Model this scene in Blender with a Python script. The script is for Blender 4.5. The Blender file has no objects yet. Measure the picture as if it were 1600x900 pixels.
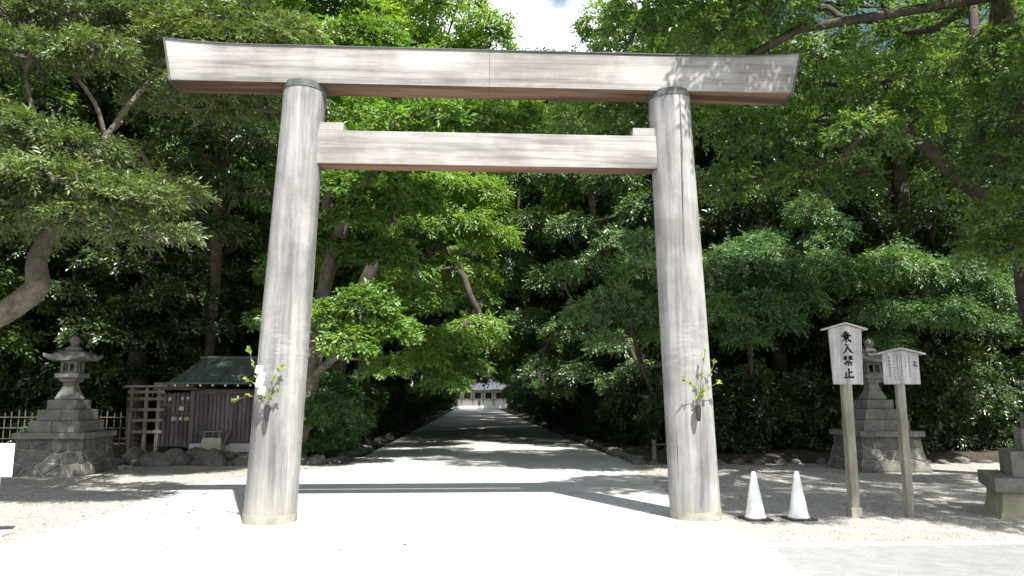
import bpy, bmesh, math, random
import numpy as np
from mathutils import Vector, Matrix

sc = bpy.context.scene
R = math.radians
# ------------------------------------------------------------------ camera
EYE = 1.7
PITCH = math.atan(172 / 1150); YAW = R(3.0); FPX = 1150.0
cam_data = bpy.data.cameras.new('camera'); cam = bpy.data.objects.new('camera', cam_data)
sc.collection.objects.link(cam); sc.camera = cam
cam.location = (0, 0, EYE); cam.rotation_euler = (R(90) + PITCH, 0, -YAW)
cam_data.sensor_width = 36; cam_data.lens = 36 * FPX / 1600
cam_data.clip_start = 0.05; cam_data.clip_end = 3000
# ------------------------------------------------------------------ sky and sun
SUN = Vector((0.26, -0.61, 1.0)).normalized()          # towards the sun, read from the gate's shadow
world = bpy.data.worlds.new('World'); sc.world = world; world.use_nodes = True
wn, wl = world.node_tree.nodes, world.node_tree.links
bg = wn['Background']; bg.inputs['Strength'].default_value = 0.062
sky = wn.new('ShaderNodeTexSky'); sky.sky_type = 'NISHITA'; sky.sun_disc = False
sky.sun_elevation = math.asin(SUN.z); sky.sun_rotation = math.atan2(SUN.x, SUN.y)
sky.air_density = 1.0; sky.dust_density = 0.6; sky.ozone_density = 1.2
wtc = wn.new('ShaderNodeTexCoord'); wmap = wn.new('ShaderNodeMapping'); wmap.inputs['Scale'].default_value = (1, 1, 1.6)
wnz = wn.new('ShaderNodeTexNoise'); wnz.inputs['Scale'].default_value = 2.6; wnz.inputs['Detail'].default_value = 7; wnz.inputs['Roughness'].default_value = 0.55
wrp = wn.new('ShaderNodeValToRGB'); wrp.color_ramp.elements[0].position = 0.47; wrp.color_ramp.elements[1].position = 0.55
wmx = wn.new('ShaderNodeMixRGB'); wmx.inputs['Color2'].default_value = (13, 13.6, 14.4, 1)
wl.new(wtc.outputs['Generated'], wmap.inputs['Vector']); wl.new(wmap.outputs[0], wnz.inputs['Vector'])
wl.new(wnz.outputs['Fac'], wrp.inputs['Fac']); wl.new(wrp.outputs['Color'], wmx.inputs['Fac'])
wl.new(sky.outputs[0], wmx.inputs['Color1']); wl.new(wmx.outputs[0], bg.inputs['Color'])
sl = bpy.data.lights.new('sun', 'SUN'); sl.energy = 5.0; sl.angle = R(0.53); sl.color = (1.0, 0.975, 0.935)
so = bpy.data.objects.new('sun', sl); sc.collection.objects.link(so)
so.rotation_euler = (-SUN).to_track_quat('-Z', 'Y').to_euler(); so.location = SUN * 60
sc.view_settings.view_transform = 'Standard'; sc.view_settings.look = 'None'
sc.view_settings.exposure = 1.25; sc.view_settings.gamma = 1.0; sc.view_settings.use_curve_mapping = False
sc.cycles.max_bounces = 7; sc.cycles.diffuse_bounces = 3; sc.cycles.glossy_bounces = 2
sc.cycles.transmission_bounces = 4; sc.cycles.transparent_max_bounces = 4
sc.cycles.use_denoising = True
sc.cycles.use_adaptive_sampling = True; sc.cycles.adaptive_threshold = 0.025
sc.cycles.sample_clamp_indirect = 6

# ------------------------------------------------------------------ helpers
C = sc.collection
rnd = random.Random(7); rng = np.random.default_rng(11)
_f = Vector((math.sin(YAW) * math.cos(PITCH), math.cos(YAW) * math.cos(PITCH), math.sin(PITCH)))
_r = Vector((math.cos(YAW), -math.sin(YAW), 0)); _u = _r.cross(_f)
def at(px, py, Y):
    """the point in the place, Y metres ahead, that the photograph shows at (px, py)"""
    d = _f + _r * ((px - 800) / FPX) - _u * ((py - 450) / FPX)
    return Vector((0, 0, EYE)) + d * (Y / d.y)

def tag(o, label=None, cat=None, group=None, kind=None):
    if label: o['label'] = label
    if cat: o['category'] = cat
    if group: o['group'] = group
    if kind: o['kind'] = kind
    return o
def empty(name, loc=(0, 0, 0), rz=0):
    o = bpy.data.objects.new(name, None); C.objects.link(o)
    o.location = loc; o.rotation_euler = (0, 0, rz); o.empty_display_size = 0.2
    return o
def link(name, me, mat=None, parent=None, loc=None, rot=None):
    o = bpy.data.objects.new(name, me); C.objects.link(o)
    if mat and not me.materials: me.materials.append(mat)
    if parent: o.parent = parent
    if loc is not None: o.location = loc
    if rot is not None: o.rotation_euler = rot
    return o
def copy_tree(o, parent=None):
    c = o.copy(); C.objects.link(c); c.parent = parent
    for ch in list(o.children): copy_tree(ch, c)
    return c

class MB:
    def __init__(s): s.v = []; s.f = []
    def add(s, vs, fs):
        n = len(s.v); s.v += [tuple(v) for v in vs]; s.f += [tuple(i + n for i in f) for f in fs]; return s
    def box(s, c, d, rot=None, taper=(1, 1)):
        x, y, z = d[0] / 2, d[1] / 2, d[2] / 2
        vs = []
        for k, (sx, sy, sz) in enumerate([(-1, -1, -1), (1, -1, -1), (1, 1, -1), (-1, 1, -1), (-1, -1, 1), (1, -1, 1), (1, 1, 1), (-1, 1, 1)]):
            t = taper if sz > 0 else (1, 1)
            p = Vector((sx * x * t[0], sy * y * t[1], sz * z))
            if rot is not None: p = rot @ p
            vs.append(p + Vector(c))
        return s.add(vs, [(0, 3, 2, 1), (4, 5, 6, 7), (0, 1, 5, 4), (1, 2, 6, 5), (2, 3, 7, 6), (3, 0, 4, 7)])
    def bar(s, a, b, w, h=None):
        a, b = Vector(a), Vector(b); d = b - a
        q = d.to_track_quat('Z', 'Y').to_matrix()
        return s.box((a + b) / 2, (w, h or w, d.length), q)
    def tube(s, pts, rad, n=8, caps=True):
        pts = [Vector(p) for p in pts]; rings = []
        t0 = (pts[1] - pts[0]).normalized()
        ref = Vector((0, 0, 1)) if abs(t0.z) < 0.9 else Vector((1, 0, 0))
        u = t0.cross(ref).normalized()
        base = len(s.v)
        for i, p in enumerate(pts):
            t = (pts[min(i + 1, len(pts) - 1)] - pts[max(i - 1, 0)]).normalized()
            u = (u - t * u.dot(t)).normalized(); w = t.cross(u)
            r = rad[i] if hasattr(rad, '__len__') else rad
            for k in range(n):
                a = 2 * math.pi * k / n
                s.v.append(tuple(p + u * (math.cos(a) * r) + w * (math.sin(a) * r)))
        for i in range(len(pts) - 1):
            for k in range(n):
                k2 = (k + 1) % n
                s.f.append((base + i * n + k, base + i * n + k2, base + (i + 1) * n + k2, base + (i + 1) * n + k))
        if caps:
            s.f.append(tuple(base + k for k in reversed(range(n))))
            s.f.append(tuple(base + (len(pts) - 1) * n + k for k in range(n)))
        return s
    def lathe(s, prof, n=24, c=(0, 0, 0), closed=True):
        base = len(s.v)
        for r, z in prof:
            for k in range(n):
                a = 2 * math.pi * k / n
                s.v.append((c[0] + r * math.cos(a), c[1] + r * math.sin(a), c[2] + z))
        for i in range(len(prof) - 1):
            for k in range(n):
                k2 = (k + 1) % n
                s.f.append((base + i * n + k, base + i * n + k2, base + (i + 1) * n + k2, base + (i + 1) * n + k))
        if closed:
            s.f.append(tuple(base + k for k in reversed(range(n))))
            s.f.append(tuple(base + (len(prof) - 1) * n + k for k in range(n)))
        return s
    def mesh(s, name, bevel=0, seg=2, smooth=False):
        me = bpy.data.meshes.new(name); me.from_pydata(s.v, [], s.f)
        bm = bmesh.new(); bm.from_mesh(me)
        bmesh.ops.recalc_face_normals(bm, faces=bm.faces)
        if bevel:
            es = [e for e in bm.edges if len(e.link_faces) == 2 and e.calc_face_angle(0) > 0.5]
            bmesh.ops.bevel(bm, geom=es, offset=bevel, segments=seg, profile=0.5, affect='EDGES', clamp_overlap=True)
        bm.to_mesh(me); bm.free()
        if smooth:
            for p in me.polygons: p.use_smooth = True
        return me
    def build(s, name, mat, parent=None, bevel=0, seg=2, smooth=False, loc=None):
        return link(name, s.mesh(name, bevel, seg, smooth), mat, parent, loc)
def smooth_by_angle(o, ang=0.6):
    me = o.data
    bm = bmesh.new(); bm.from_mesh(me)
    for f in bm.faces: f.smooth = True
    for e in bm.edges:
        if len(e.link_faces) == 2 and e.calc_face_angle(0) > ang: e.smooth = False
    bm.to_mesh(me); bm.free()

# ------------------------------------------------------------------ materials
class NT:
    def __init__(s, name):
        s.m = bpy.data.materials.new(name); s.m.use_nodes = True
        s.n, s.l = s.m.node_tree.nodes, s.m.node_tree.links
        s.b = s.n['Principled BSDF']; s.out = s.n['Material Output']
    def new(s, t, **kw):
        n = s.n.new(t)
        for k, v in kw.items():
            if k in n.inputs: n.inputs[k].default_value = v
            else: setattr(n, k, v)
        return n
    def coords(s, kind='Object', scale=(1, 1, 1)):
        tc = s.new('ShaderNodeTexCoord') if kind != 'World' else s.new('ShaderNodeNewGeometry')
        mp = s.new('ShaderNodeMapping'); mp.inputs['Scale'].default_value = scale
        s.l.new(tc.outputs['Position' if kind == 'World' else kind], mp.inputs['Vector']); return mp.outputs[0]
    def noise(s, vec, scale, detail=5, rough=0.55, dist=0.0):
        n = s.new('ShaderNodeTexNoise'); n.inputs['Scale'].default_value = scale; n.inputs['Detail'].default_value = detail
        n.inputs['Roughness'].default_value = rough; n.inputs['Distortion'].default_value = dist
        s.l.new(vec, n.inputs['Vector']); return n.outputs['Fac']
    def ramp(s, fac, stops):
        r = s.new('ShaderNodeValToRGB'); el = r.color_ramp.elements
        while len(el) < len(stops): el.new(0.5)
        for e, (p, c) in zip(el, stops):
            e.position = p; e.color = (c, c, c, 1) if not hasattr(c, '__len__') else (*c, 1)
        s.l.new(fac, r.inputs['Fac']); return r.outputs['Color']
    def mix(s, a, b, fac, mode='MIX'):
        m = s.new('ShaderNodeMixRGB', blend_type=mode)
        for sock, v in ((m.inputs['Fac'], fac), (m.inputs['Color1'], a), (m.inputs['Color2'], b)):
            if hasattr(v, 'is_linked'): s.l.new(v, sock)
            elif hasattr(v, '__len__'): sock.default_value = (*v, 1)
            else: sock.default_value = v if sock.name == 'Fac' else (v, v, v, 1)
        return m.outputs[0]
    def bump(s, h, strength=0.4, dist=0.02):
        b = s.new('ShaderNodeBump'); b.inputs['Strength'].default_value = strength; b.inputs['Distance'].default_value = dist
        s.l.new(h, b.inputs['Height']); s.l.new(b.outputs[0], s.b.inputs['Normal']); return b
    def done(s, col, rough=0.8, spec=0.3):
        if hasattr(col, 'is_linked'): s.l.new(col, s.b.inputs['Base Color'])
        else: s.b.inputs['Base Color'].default_value = (*col, 1)
        s.b.inputs['Roughness'].default_value = rough; s.b.inputs['Specular IOR Level'].default_value = spec
        return s.m

def wood(name, axis, light, dark, under=None, foot=None, gs=1.0, worn=False):
    """weathered timber; grain runs along the axis, with rain stains, drying cracks and a few knots"""
    t = NT(name)
    def st(k): return {'x': (k, 1, 1), 'z': (1, 1, k), 'y': (1, k, 1)}[axis]
    v1 = t.coords('Object', st(0.16)); v2 = t.coords('Object', st(0.03)); v3 = t.coords('Object', st(0.012)); v0 = t.coords('Object')
    a = t.noise(t.coords('Object', st(0.07)), 2.6 * gs, 6, 0.6, 0.35); fine = t.noise(v2, 26 * gs, 6, 0.7, 0.3); c = t.noise(v0, 1.1, 5, 0.6); stain = t.noise(v1, 3.2 * gs, 5, 0.65, 0.3)
    mid = tuple(l * 0.6 + d * 0.4 for l, d in zip(light, dark))
    col = t.ramp(a, [(0.38, dark), (0.47, mid), (0.56, light)])
    col = t.mix(col, t.ramp(fine, [(0.36, 0.62), (0.50, 0.95), (0.62, 1.06)]), 0.7, 'MULTIPLY')
    col = t.mix(col, t.ramp(c, [(0.38, (0.68, 0.65, 0.63)), (0.60, (1.06, 1.05, 1.04))]), 0.9, 'MULTIPLY')
    col = t.mix(col, t.ramp(stain, [(0.30, (0.55, 0.53, 0.54)), (0.48, (1, 1, 1))]), 0.7, 'MULTIPLY')
    crack = t.noise(v3, 11 * gs, 2, 0.5); ck = t.ramp(crack, [(0.295, 0.22), (0.318, 1.0)])
    col = t.mix(col, ck, 0.85, 'MULTIPLY')
    vo = t.new('ShaderNodeTexVoronoi'); vo.inputs['Scale'].default_value = 1.15 * gs; t.l.new(t.coords('Object', st(0.45)), vo.inputs['Vector'])
    col = t.mix(col, t.ramp(vo.outputs['Distance'], [(0.012, 0.3), (0.03, 0.75), (0.06, 1.0)]), 0.9, 'MULTIPLY')
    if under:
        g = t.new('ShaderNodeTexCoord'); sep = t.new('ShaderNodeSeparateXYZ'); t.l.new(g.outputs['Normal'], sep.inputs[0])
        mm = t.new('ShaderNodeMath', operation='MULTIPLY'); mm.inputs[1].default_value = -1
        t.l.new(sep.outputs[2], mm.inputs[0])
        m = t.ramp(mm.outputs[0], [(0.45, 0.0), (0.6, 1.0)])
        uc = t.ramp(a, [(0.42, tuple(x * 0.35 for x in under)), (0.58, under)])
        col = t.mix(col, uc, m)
    if foot or worn:
        g = t.new('ShaderNodeNewGeometry'); sep = t.new('ShaderNodeSeparateXYZ'); t.l.new(g.outputs['Position'], sep.inputs[0])
    if worn:                                            # pale rubbed bands round the pillar at head height
        ad = t.new('ShaderNodeMath', operation='MULTIPLY_ADD'); ad.inputs[1].default_value = 0.5; t.l.new(c, ad.inputs[0]); t.l.new(sep.outputs[2], ad.inputs[2])
        band = t.ramp(t.noise(t.coords('Object', (0.25, 0.25, 1)), 16, 3, 0.6), [(0.5, 0.0), (0.62, 0.32)])
        rg = t.new('ShaderNodeMapRange'); rg.inputs['From Min'].default_value = 2.0; rg.inputs['From Max'].default_value = 3.4; t.l.new(ad.outputs[0], rg.inputs['Value'])
        win = t.ramp(rg.outputs[0], [(0.0, 0.0), (0.35, 1.0), (0.6, 0.8), (1.0, 0.0)])
        col = t.mix(col, tuple(min(1, x * 1.15) for x in light), t.mix(band, win, 1.0, 'MULTIPLY'))
    if foot:
        ad = t.new('ShaderNodeMath', operation='MULTIPLY_ADD'); ad.inputs[1].default_value = 1.6; ad.inputs[2].default_value = -0.8
        t.l.new(c, ad.inputs[0])
        sm = t.new('ShaderNodeMath', operation='ADD'); t.l.new(sep.outputs[2], sm.inputs[0]); t.l.new(ad.outputs[0], sm.inputs[1])
        col = t.mix(col, foot, t.ramp(sm.outputs[0], [(0.08, 0.55), (0.6, 0.0)]))
    t.bump(t.mix(fine, ck, 0.5), 0.45, 0.02)
    return t.done(col, 0.85, 0.2)

def stone(name, c1, c2, moss=None, scale=1.0):
    t = NT(name); v = t.coords('World')
    a = t.noise(v, 2.2 * scale, 6, 0.6); b = t.noise(v, 55, 3, 0.7); c = t.noise(v, 7 * scale, 5, 0.65)
    col = t.ramp(a, [(0.35, c1), (0.65, c2)])
    col = t.mix(col, t.ramp(b, [(0.3, 0.6), (0.7, 1.15)]), 0.6, 'MULTIPLY')
    col = t.mix(col, t.ramp(c, [(0.35, 0.55), (0.55, 1.0)]), 0.65, 'MULTIPLY')
    if moss: col = t.mix(col, moss, t.ramp(c, [(0.5, 0.0), (0.68, 0.7)]))
    t.bump(t.mix(b, c, 0.4), 0.5, 0.012)
    return t.done(col, 0.9, 0.2)

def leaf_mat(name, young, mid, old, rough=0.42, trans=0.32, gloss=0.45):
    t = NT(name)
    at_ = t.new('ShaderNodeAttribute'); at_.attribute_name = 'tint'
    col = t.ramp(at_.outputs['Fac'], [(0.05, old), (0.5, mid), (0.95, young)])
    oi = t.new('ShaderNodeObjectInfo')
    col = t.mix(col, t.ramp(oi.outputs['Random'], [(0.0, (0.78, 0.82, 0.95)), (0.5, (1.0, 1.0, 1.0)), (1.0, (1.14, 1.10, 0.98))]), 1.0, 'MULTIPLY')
    t.done(col, rough, gloss)
    tr = t.new('ShaderNodeBsdfTranslucent')
    tc = t.mix(col, (1.0, 1.0, 0.45), 0.35, 'MULTIPLY')
    br = t.mix(tc, (1.5, 1.6, 0.9), 1.0, 'MULTIPLY')
    t.l.new(br, tr.inputs['Color'])
    mx = t.new('ShaderNodeMixShader'); mx.inputs[0].default_value = trans
    t.l.new(t.b.outputs[0], mx.inputs[1]); t.l.new(tr.outputs[0], mx.inputs[2]); t.l.new(mx.outputs[0], t.out.inputs['Surface'])
    return t.m

def plain(name, col, rough=0.6, var=0.15, scale=6, spec=0.3, bump=0.0):
    t = NT(name); v = t.coords('World')
    a = t.noise(v, scale, 5, 0.6)
    c = t.mix(col, t.ramp(a, [(0.3, 1 - var), (0.7, 1 + var * 0.4)]), 1.0, 'MULTIPLY')
    if bump: t.bump(a, bump, 0.01)
    return t.done(c, rough, spec)

M = {}
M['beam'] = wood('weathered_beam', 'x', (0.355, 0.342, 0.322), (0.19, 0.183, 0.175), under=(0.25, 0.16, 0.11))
M['pillar'] = wood('weathered_pillar', 'z', (0.345, 0.338, 0.327), (0.18, 0.179, 0.183), foot=(0.30, 0.285, 0.21), worn=True)
M['copper'] = plain('copper_trim', (0.10, 0.115, 0.105), 0.55, 0.4, 9)
M['copper_foot'] = plain('copper_foot_band', (0.31, 0.30, 0.24), 0.6, 0.35, 5)
M['sign_wood'] = wood('sign_board_wood', 'z', (0.50, 0.475, 0.46), (0.36, 0.345, 0.34), gs=1.5)
M['post_wood'] = wood('sign_post_wood', 'z', (0.36, 0.342, 0.285), (0.20, 0.188, 0.148), gs=2.0)
M['shed_wood'] = wood('dark_shed_wood', 'z', (0.19, 0.163, 0.163), (0.11, 0.093, 0.094), gs=2.5)
M['shed_beam'] = wood('dark_shed_beam', 'x', (0.20, 0.165, 0.16), (0.11, 0.09, 0.088), gs=2.5)
M['trellis'] = wood('trellis_timber', 'z', (0.20, 0.17, 0.13), (0.10, 0.085, 0.07), gs=2.0)
M['bamboo'] = plain('bamboo', (0.10, 0.085, 0.065), 0.55, 0.4, 14)
M['granite'] = stone('granite', (0.14, 0.131, 0.119), (0.225, 0.212, 0.195), moss=(0.16, 0.165, 0.11))
M['rubble'] = stone('rubble_stone', (0.10, 0.094, 0.088), (0.18, 0.169, 0.154), moss=(0.15, 0.16, 0.09))
M['mortar'] = stone('mortar', (0.26, 0.25, 0.23), (0.36, 0.345, 0.32))
M['stained'] = stone('moss_stained_stone', (0.30, 0.28, 0.20), (0.42, 0.39, 0.31), moss=(0.23, 0.24, 0.10))
M['rock'] = stone('field_stone', (0.075, 0.072, 0.066), (0.16, 0.152, 0.14), moss=(0.07, 0.085, 0.035))
M['bark'] = stone('bark', (0.10, 0.08, 0.06), (0.20, 0.165, 0.13), moss=(0.12, 0.13, 0.085), scale=2)
M['bark_dark'] = stone('dark_bark', (0.05, 0.04, 0.03), (0.11, 0.09, 0.07), scale=2)
M['white_plastic'] = plain('white_plastic', (0.80, 0.80, 0.78), 0.45, 0.2, 7)
M['rubber'] = plain('rubber_base', (0.05, 0.05, 0.05), 0.8)
M['ink'] = plain('ink', (0.016, 0.016, 0.028), 0.8, 0.3, 60)
M['paper'] = plain('white_paper', (0.8, 0.8, 0.8), 0.8, 0.04)
M['vase'] = plain('dark_vase', (0.03, 0.03, 0.032), 0.3, 0.2, spec=0.5)
M['green_copper'] = plain('green_copper_roof', (0.095, 0.115, 0.10), 0.6, 0.4, 3, bump=0.2)
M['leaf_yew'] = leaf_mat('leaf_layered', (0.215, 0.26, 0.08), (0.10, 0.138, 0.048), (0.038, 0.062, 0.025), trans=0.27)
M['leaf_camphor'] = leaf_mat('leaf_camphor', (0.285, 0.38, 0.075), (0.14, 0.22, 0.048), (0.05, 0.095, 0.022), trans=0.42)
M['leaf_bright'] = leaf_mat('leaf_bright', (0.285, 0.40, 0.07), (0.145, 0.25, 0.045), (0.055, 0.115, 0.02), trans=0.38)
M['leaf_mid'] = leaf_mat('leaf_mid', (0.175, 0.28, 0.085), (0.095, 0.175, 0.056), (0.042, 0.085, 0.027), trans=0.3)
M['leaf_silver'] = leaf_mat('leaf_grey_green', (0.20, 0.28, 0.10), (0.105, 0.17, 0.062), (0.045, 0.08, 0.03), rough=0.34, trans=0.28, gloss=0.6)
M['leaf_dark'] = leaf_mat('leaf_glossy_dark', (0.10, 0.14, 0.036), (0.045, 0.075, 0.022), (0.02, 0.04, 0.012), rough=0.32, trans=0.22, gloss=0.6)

def gravel_mat(name, c1, c2, speck, scale=70):
    t = NT(name); v = t.coords('World')
    vo = t.new('ShaderNodeTexVoronoi'); vo.inputs['Scale'].default_value = scale; t.l.new(v, vo.inputs['Vector'])
    big = t.noise(v, 0.45, 6, 0.6); mid = t.noise(v, 4, 4, 0.6)
    sep = t.new('ShaderNodeSeparateColor'); t.l.new(vo.outputs['Color'], sep.inputs[0])
    col = t.ramp(big, [(0.35, c1), (0.65, c2)])
    col = t.mix(col, t.ramp(sep.outputs[0], [(0.0, speck), (0.6, 1.0), (1.0, 1.12)]), 1.0, 'MULTIPLY')
    col = t.mix(col, t.ramp(mid, [(0.35, 0.82), (0.6, 1.0)]), 0.8, 'MULTIPLY')
    t.bump(vo.outputs['Distance'], 0.7, 0.012)
    return t.done(col, 0.9, 0.2)
M['gravel'] = gravel_mat('gravel', (0.365, 0.342, 0.305), (0.44, 0.416, 0.378), 0.35)
M['paving'] = gravel_mat('fine_white_gravel', (0.46, 0.448, 0.425), (0.54, 0.528, 0.505), 0.66, 110)
M['path_gravel'] = gravel_mat('path_gravel', (0.43, 0.415, 0.39), (0.52, 0.505, 0.48), 0.6, 90)
M['asphalt'] = gravel_mat('pale_asphalt', (0.30, 0.297, 0.29), (0.345, 0.341, 0.334), 0.72, 150)
M['soil'] = gravel_mat('forest_soil', (0.045, 0.036, 0.028), (0.085, 0.067, 0.05), 0.5, 26)
M['concrete'] = plain('concrete', (0.55, 0.55, 0.53), 0.85, 0.15, 8, bump=0.1)

# ------------------------------------------------------------------ ground
def sheet(name, pts, z, mat, kind='structure'):
    o = MB().add([(x, y, z) for x, y in pts], [tuple(range(len(pts)))]).build(name, mat); return tag(o, kind=kind)
tag(sheet('ground', [(-400, -60), (400, -60), (400, 900), (-400, 900)], -0.03, M['soil']), 'bare brown ground under the trees', 'ground')
tag(sheet('gravel_yard', [(-40, 8.7), (40, 8.7), (40, 22), (-40, 22)], 0.0, M['gravel']), 'pale gravel yard in front of the wood', 'gravel yard')
tag(sheet('road', [(-60, -40), (60, -40), (60, 8.7), (-60, 8.7)], 0.0, M['asphalt']), 'pale sunlit road surface in the foreground', 'road')
def rough_edge(pts, step=0.25, amp=0.07):
    out = []; rr = random.Random(5)
    for i in range(len(pts)):
        a, b = Vector(pts[i]), Vector(pts[(i + 1) % len(pts)]); n = max(1, int((b - a).length / step))
        for j in range(n):
            p = a.lerp(b, j / n); out.append((p.x + rr.uniform(-amp, amp), p.y + rr.uniform(-amp, amp)))
    return out
tag(sheet('paved_apron', rough_edge([(-5.5, 1.0), (3.0, 1.0), (3.35, 8.6), (3.3, 11.0), (4.05, 19.0), (-3.4, 19.0), (-5.4, 16.0)]), 0.004, M['paving']), 'bright paved apron passing under the gate', 'pavement')
tag(sheet('path', [(-3.2, 18.7), (4.1, 18.7), (4.0, 60), (3.9, 119), (-2.8, 119), (-2.9, 60)], 0.008, M['path_gravel']), 'long straight gravel path through the trees', 'path')
k = MB()
o = MB().box((13.4, 8.78, -0.02), (20.4, 0.13, 0.07)).build('kerb', M['concrete'], bevel=0.008); tag(o, 'pale concrete kerb strip between road and gravel', 'kerb', kind='structure')

def forest_floor(name, x0, x1, y0, y1, nx, ny, edge, label):
    vs = []; fs = []
    for j in range(ny + 1):
        for i in range(nx + 1):
            u = i / nx; w = j / ny
            x = x0 + (x1 - x0) * u; y = y0 + (y1 - y0) * w
            d = min(abs(x - edge), y - y0)
            h = 0.30 * min(1, d / 1.2) - 0.025 + 0.12 * math.sin(x * 0.9 + 1.3 * math.sin(y * 0.5)) * min(1, d / 3) + rnd.uniform(-0.03, 0.03)
            vs.append((x, y, h))
    for j in range(ny):
        for i in range(nx):
            a = j * (nx + 1) + i; fs.append((a, a + 1, a + nx + 2, a + nx + 1))
    o = MB().add(vs, fs).build(name, M['soil'], smooth=True); tag(o, label, 'forest floor', kind='structure')
forest_floor('forest_floor', -45, -3.6, 19.9, 118, 70, 110, -3.6, 'dark litter-strewn bank left of the path')
forest_floor('forest_floor', 4.5, 45, 19.3, 118, 70, 110, 4.5, 'dark litter-strewn bank right of the path')

# ------------------------------------------------------------------ foliage
def unit(a): return a / np.maximum(np.linalg.norm(a, axis=1, keepdims=True), 1e-9)
UPV = np.array([[0, 0, 1.0]])

def sprays_for_pad(c, rad, n, droop=0.25, zmin=-0.35, seed_tint=0.0):
    z = rng.uniform(zmin, 1, n); a = rng.uniform(0, 2 * np.pi, n); h = np.sqrt(1 - z * z)
    d = np.stack([h * np.cos(a), h * np.sin(a), z], 1)
    lump = 0.86 + 0.14 * np.sin(5 * a + 3 * z + rng.uniform(0, 6)) * np.sin(4 * z + rng.uniform(0, 6))
    r = rng.uniform(0.5, 1.0, n) ** 0.55 * lump
    p = np.array(c)[None] + d * np.array(rad)[None] * r[:, None]
    ax = unit(d * np.array([[1, 1, 0.55]]) + rng.normal(0, 0.35, (n, 3)) - UPV * droop)
    nr = unit(UPV * 0.55 + d * 0.85 + rng.normal(0, 0.35, (n, 3)))
    nr = unit(nr - ax * np.sum(nr * ax, 1, keepdims=True))
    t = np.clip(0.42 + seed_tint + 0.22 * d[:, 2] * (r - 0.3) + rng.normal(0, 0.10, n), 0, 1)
    return p, ax, nr, t

def leaf_mesh(name, packs, leaf, width, per, length):
    """packs: (origins, axes, normals, tints) of twigs; each twig carries `per` folded leaves"""
    P = np.concatenate([p[0] for p in packs]); A = np.concatenate([p[1] for p in packs])
    N = np.concatenate([p[2] for p in packs]); T = np.concatenate([p[3] for p in packs])
    n = len(P); S = np.cross(N, A)
    ls = length * rng.uniform(0.7, 1.25, n)[:, None]
    V = np.empty((n, per, 4, 3), np.float32); TT = np.empty((n, per), np.float32)
    for k in range(per):
        f = (k + 0.6) / per
        p = P + A * ls * (f - 0.35) - UPV * ls * 0.18 * f * f
        if k == per - 1: ang = rng.uniform(-0.25, 0.25, n)
        else: ang = (1 if k % 2 else -1) * rng.uniform(0.65, 1.15, n)
        d = A * np.cos(ang)[:, None] + S * np.sin(ang)[:, None]
        d = unit(d + rng.normal(0, 0.16, (n, 3)) - UPV * 0.12)
        nn = unit(N + rng.normal(0, 0.28, (n, 3))); nn = unit(nn - d * np.sum(nn * d, 1, keepdims=True))
        s = np.cross(nn, d)
        L = leaf * rng.uniform(0.55, 1.32, n)[:, None]; W = L * width * 0.5
        V[:, k, 0] = p; V[:, k, 2] = p + d * L - nn * L * 0.08
        V[:, k, 1] = p + d * L * 0.45 + s * W + nn * W * 0.35
        V[:, k, 3] = p + d * L * 0.45 - s * W + nn * W * 0.35
        TT[:, k] = np.clip(T + rng.normal(0, 0.12, n), 0, 1)
    nl = n * per
    V = V.reshape(-1, 3); me = bpy.data.meshes.new(name)
    me.vertices.add(nl * 4); me.vertices.foreach_set('co', V.ravel())
    base = (np.arange(nl) * 4)[:, None]
    tri = np.concatenate([base + [[0, 1, 2]], base + [[0, 2, 3]]], 1).reshape(-1).astype(np.int32)
    me.loops.add(len(tri)); me.loops.foreach_set('vertex_index', tri)
    me.polygons.add(nl * 2); me.polygons.foreach_set('loop_start', (np.arange(nl * 2) * 3).astype(np.int32))
    try: me.polygons.foreach_set('loop_total', np.full(nl * 2, 3, np.int32))
    except Exception: pass
    at_ = me.attributes.new('tint', 'FLOAT', 'POINT'); at_.data.foreach_set('value', np.repeat(TT.reshape(-1), 4))
    me.update(); me.validate(); return me

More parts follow.
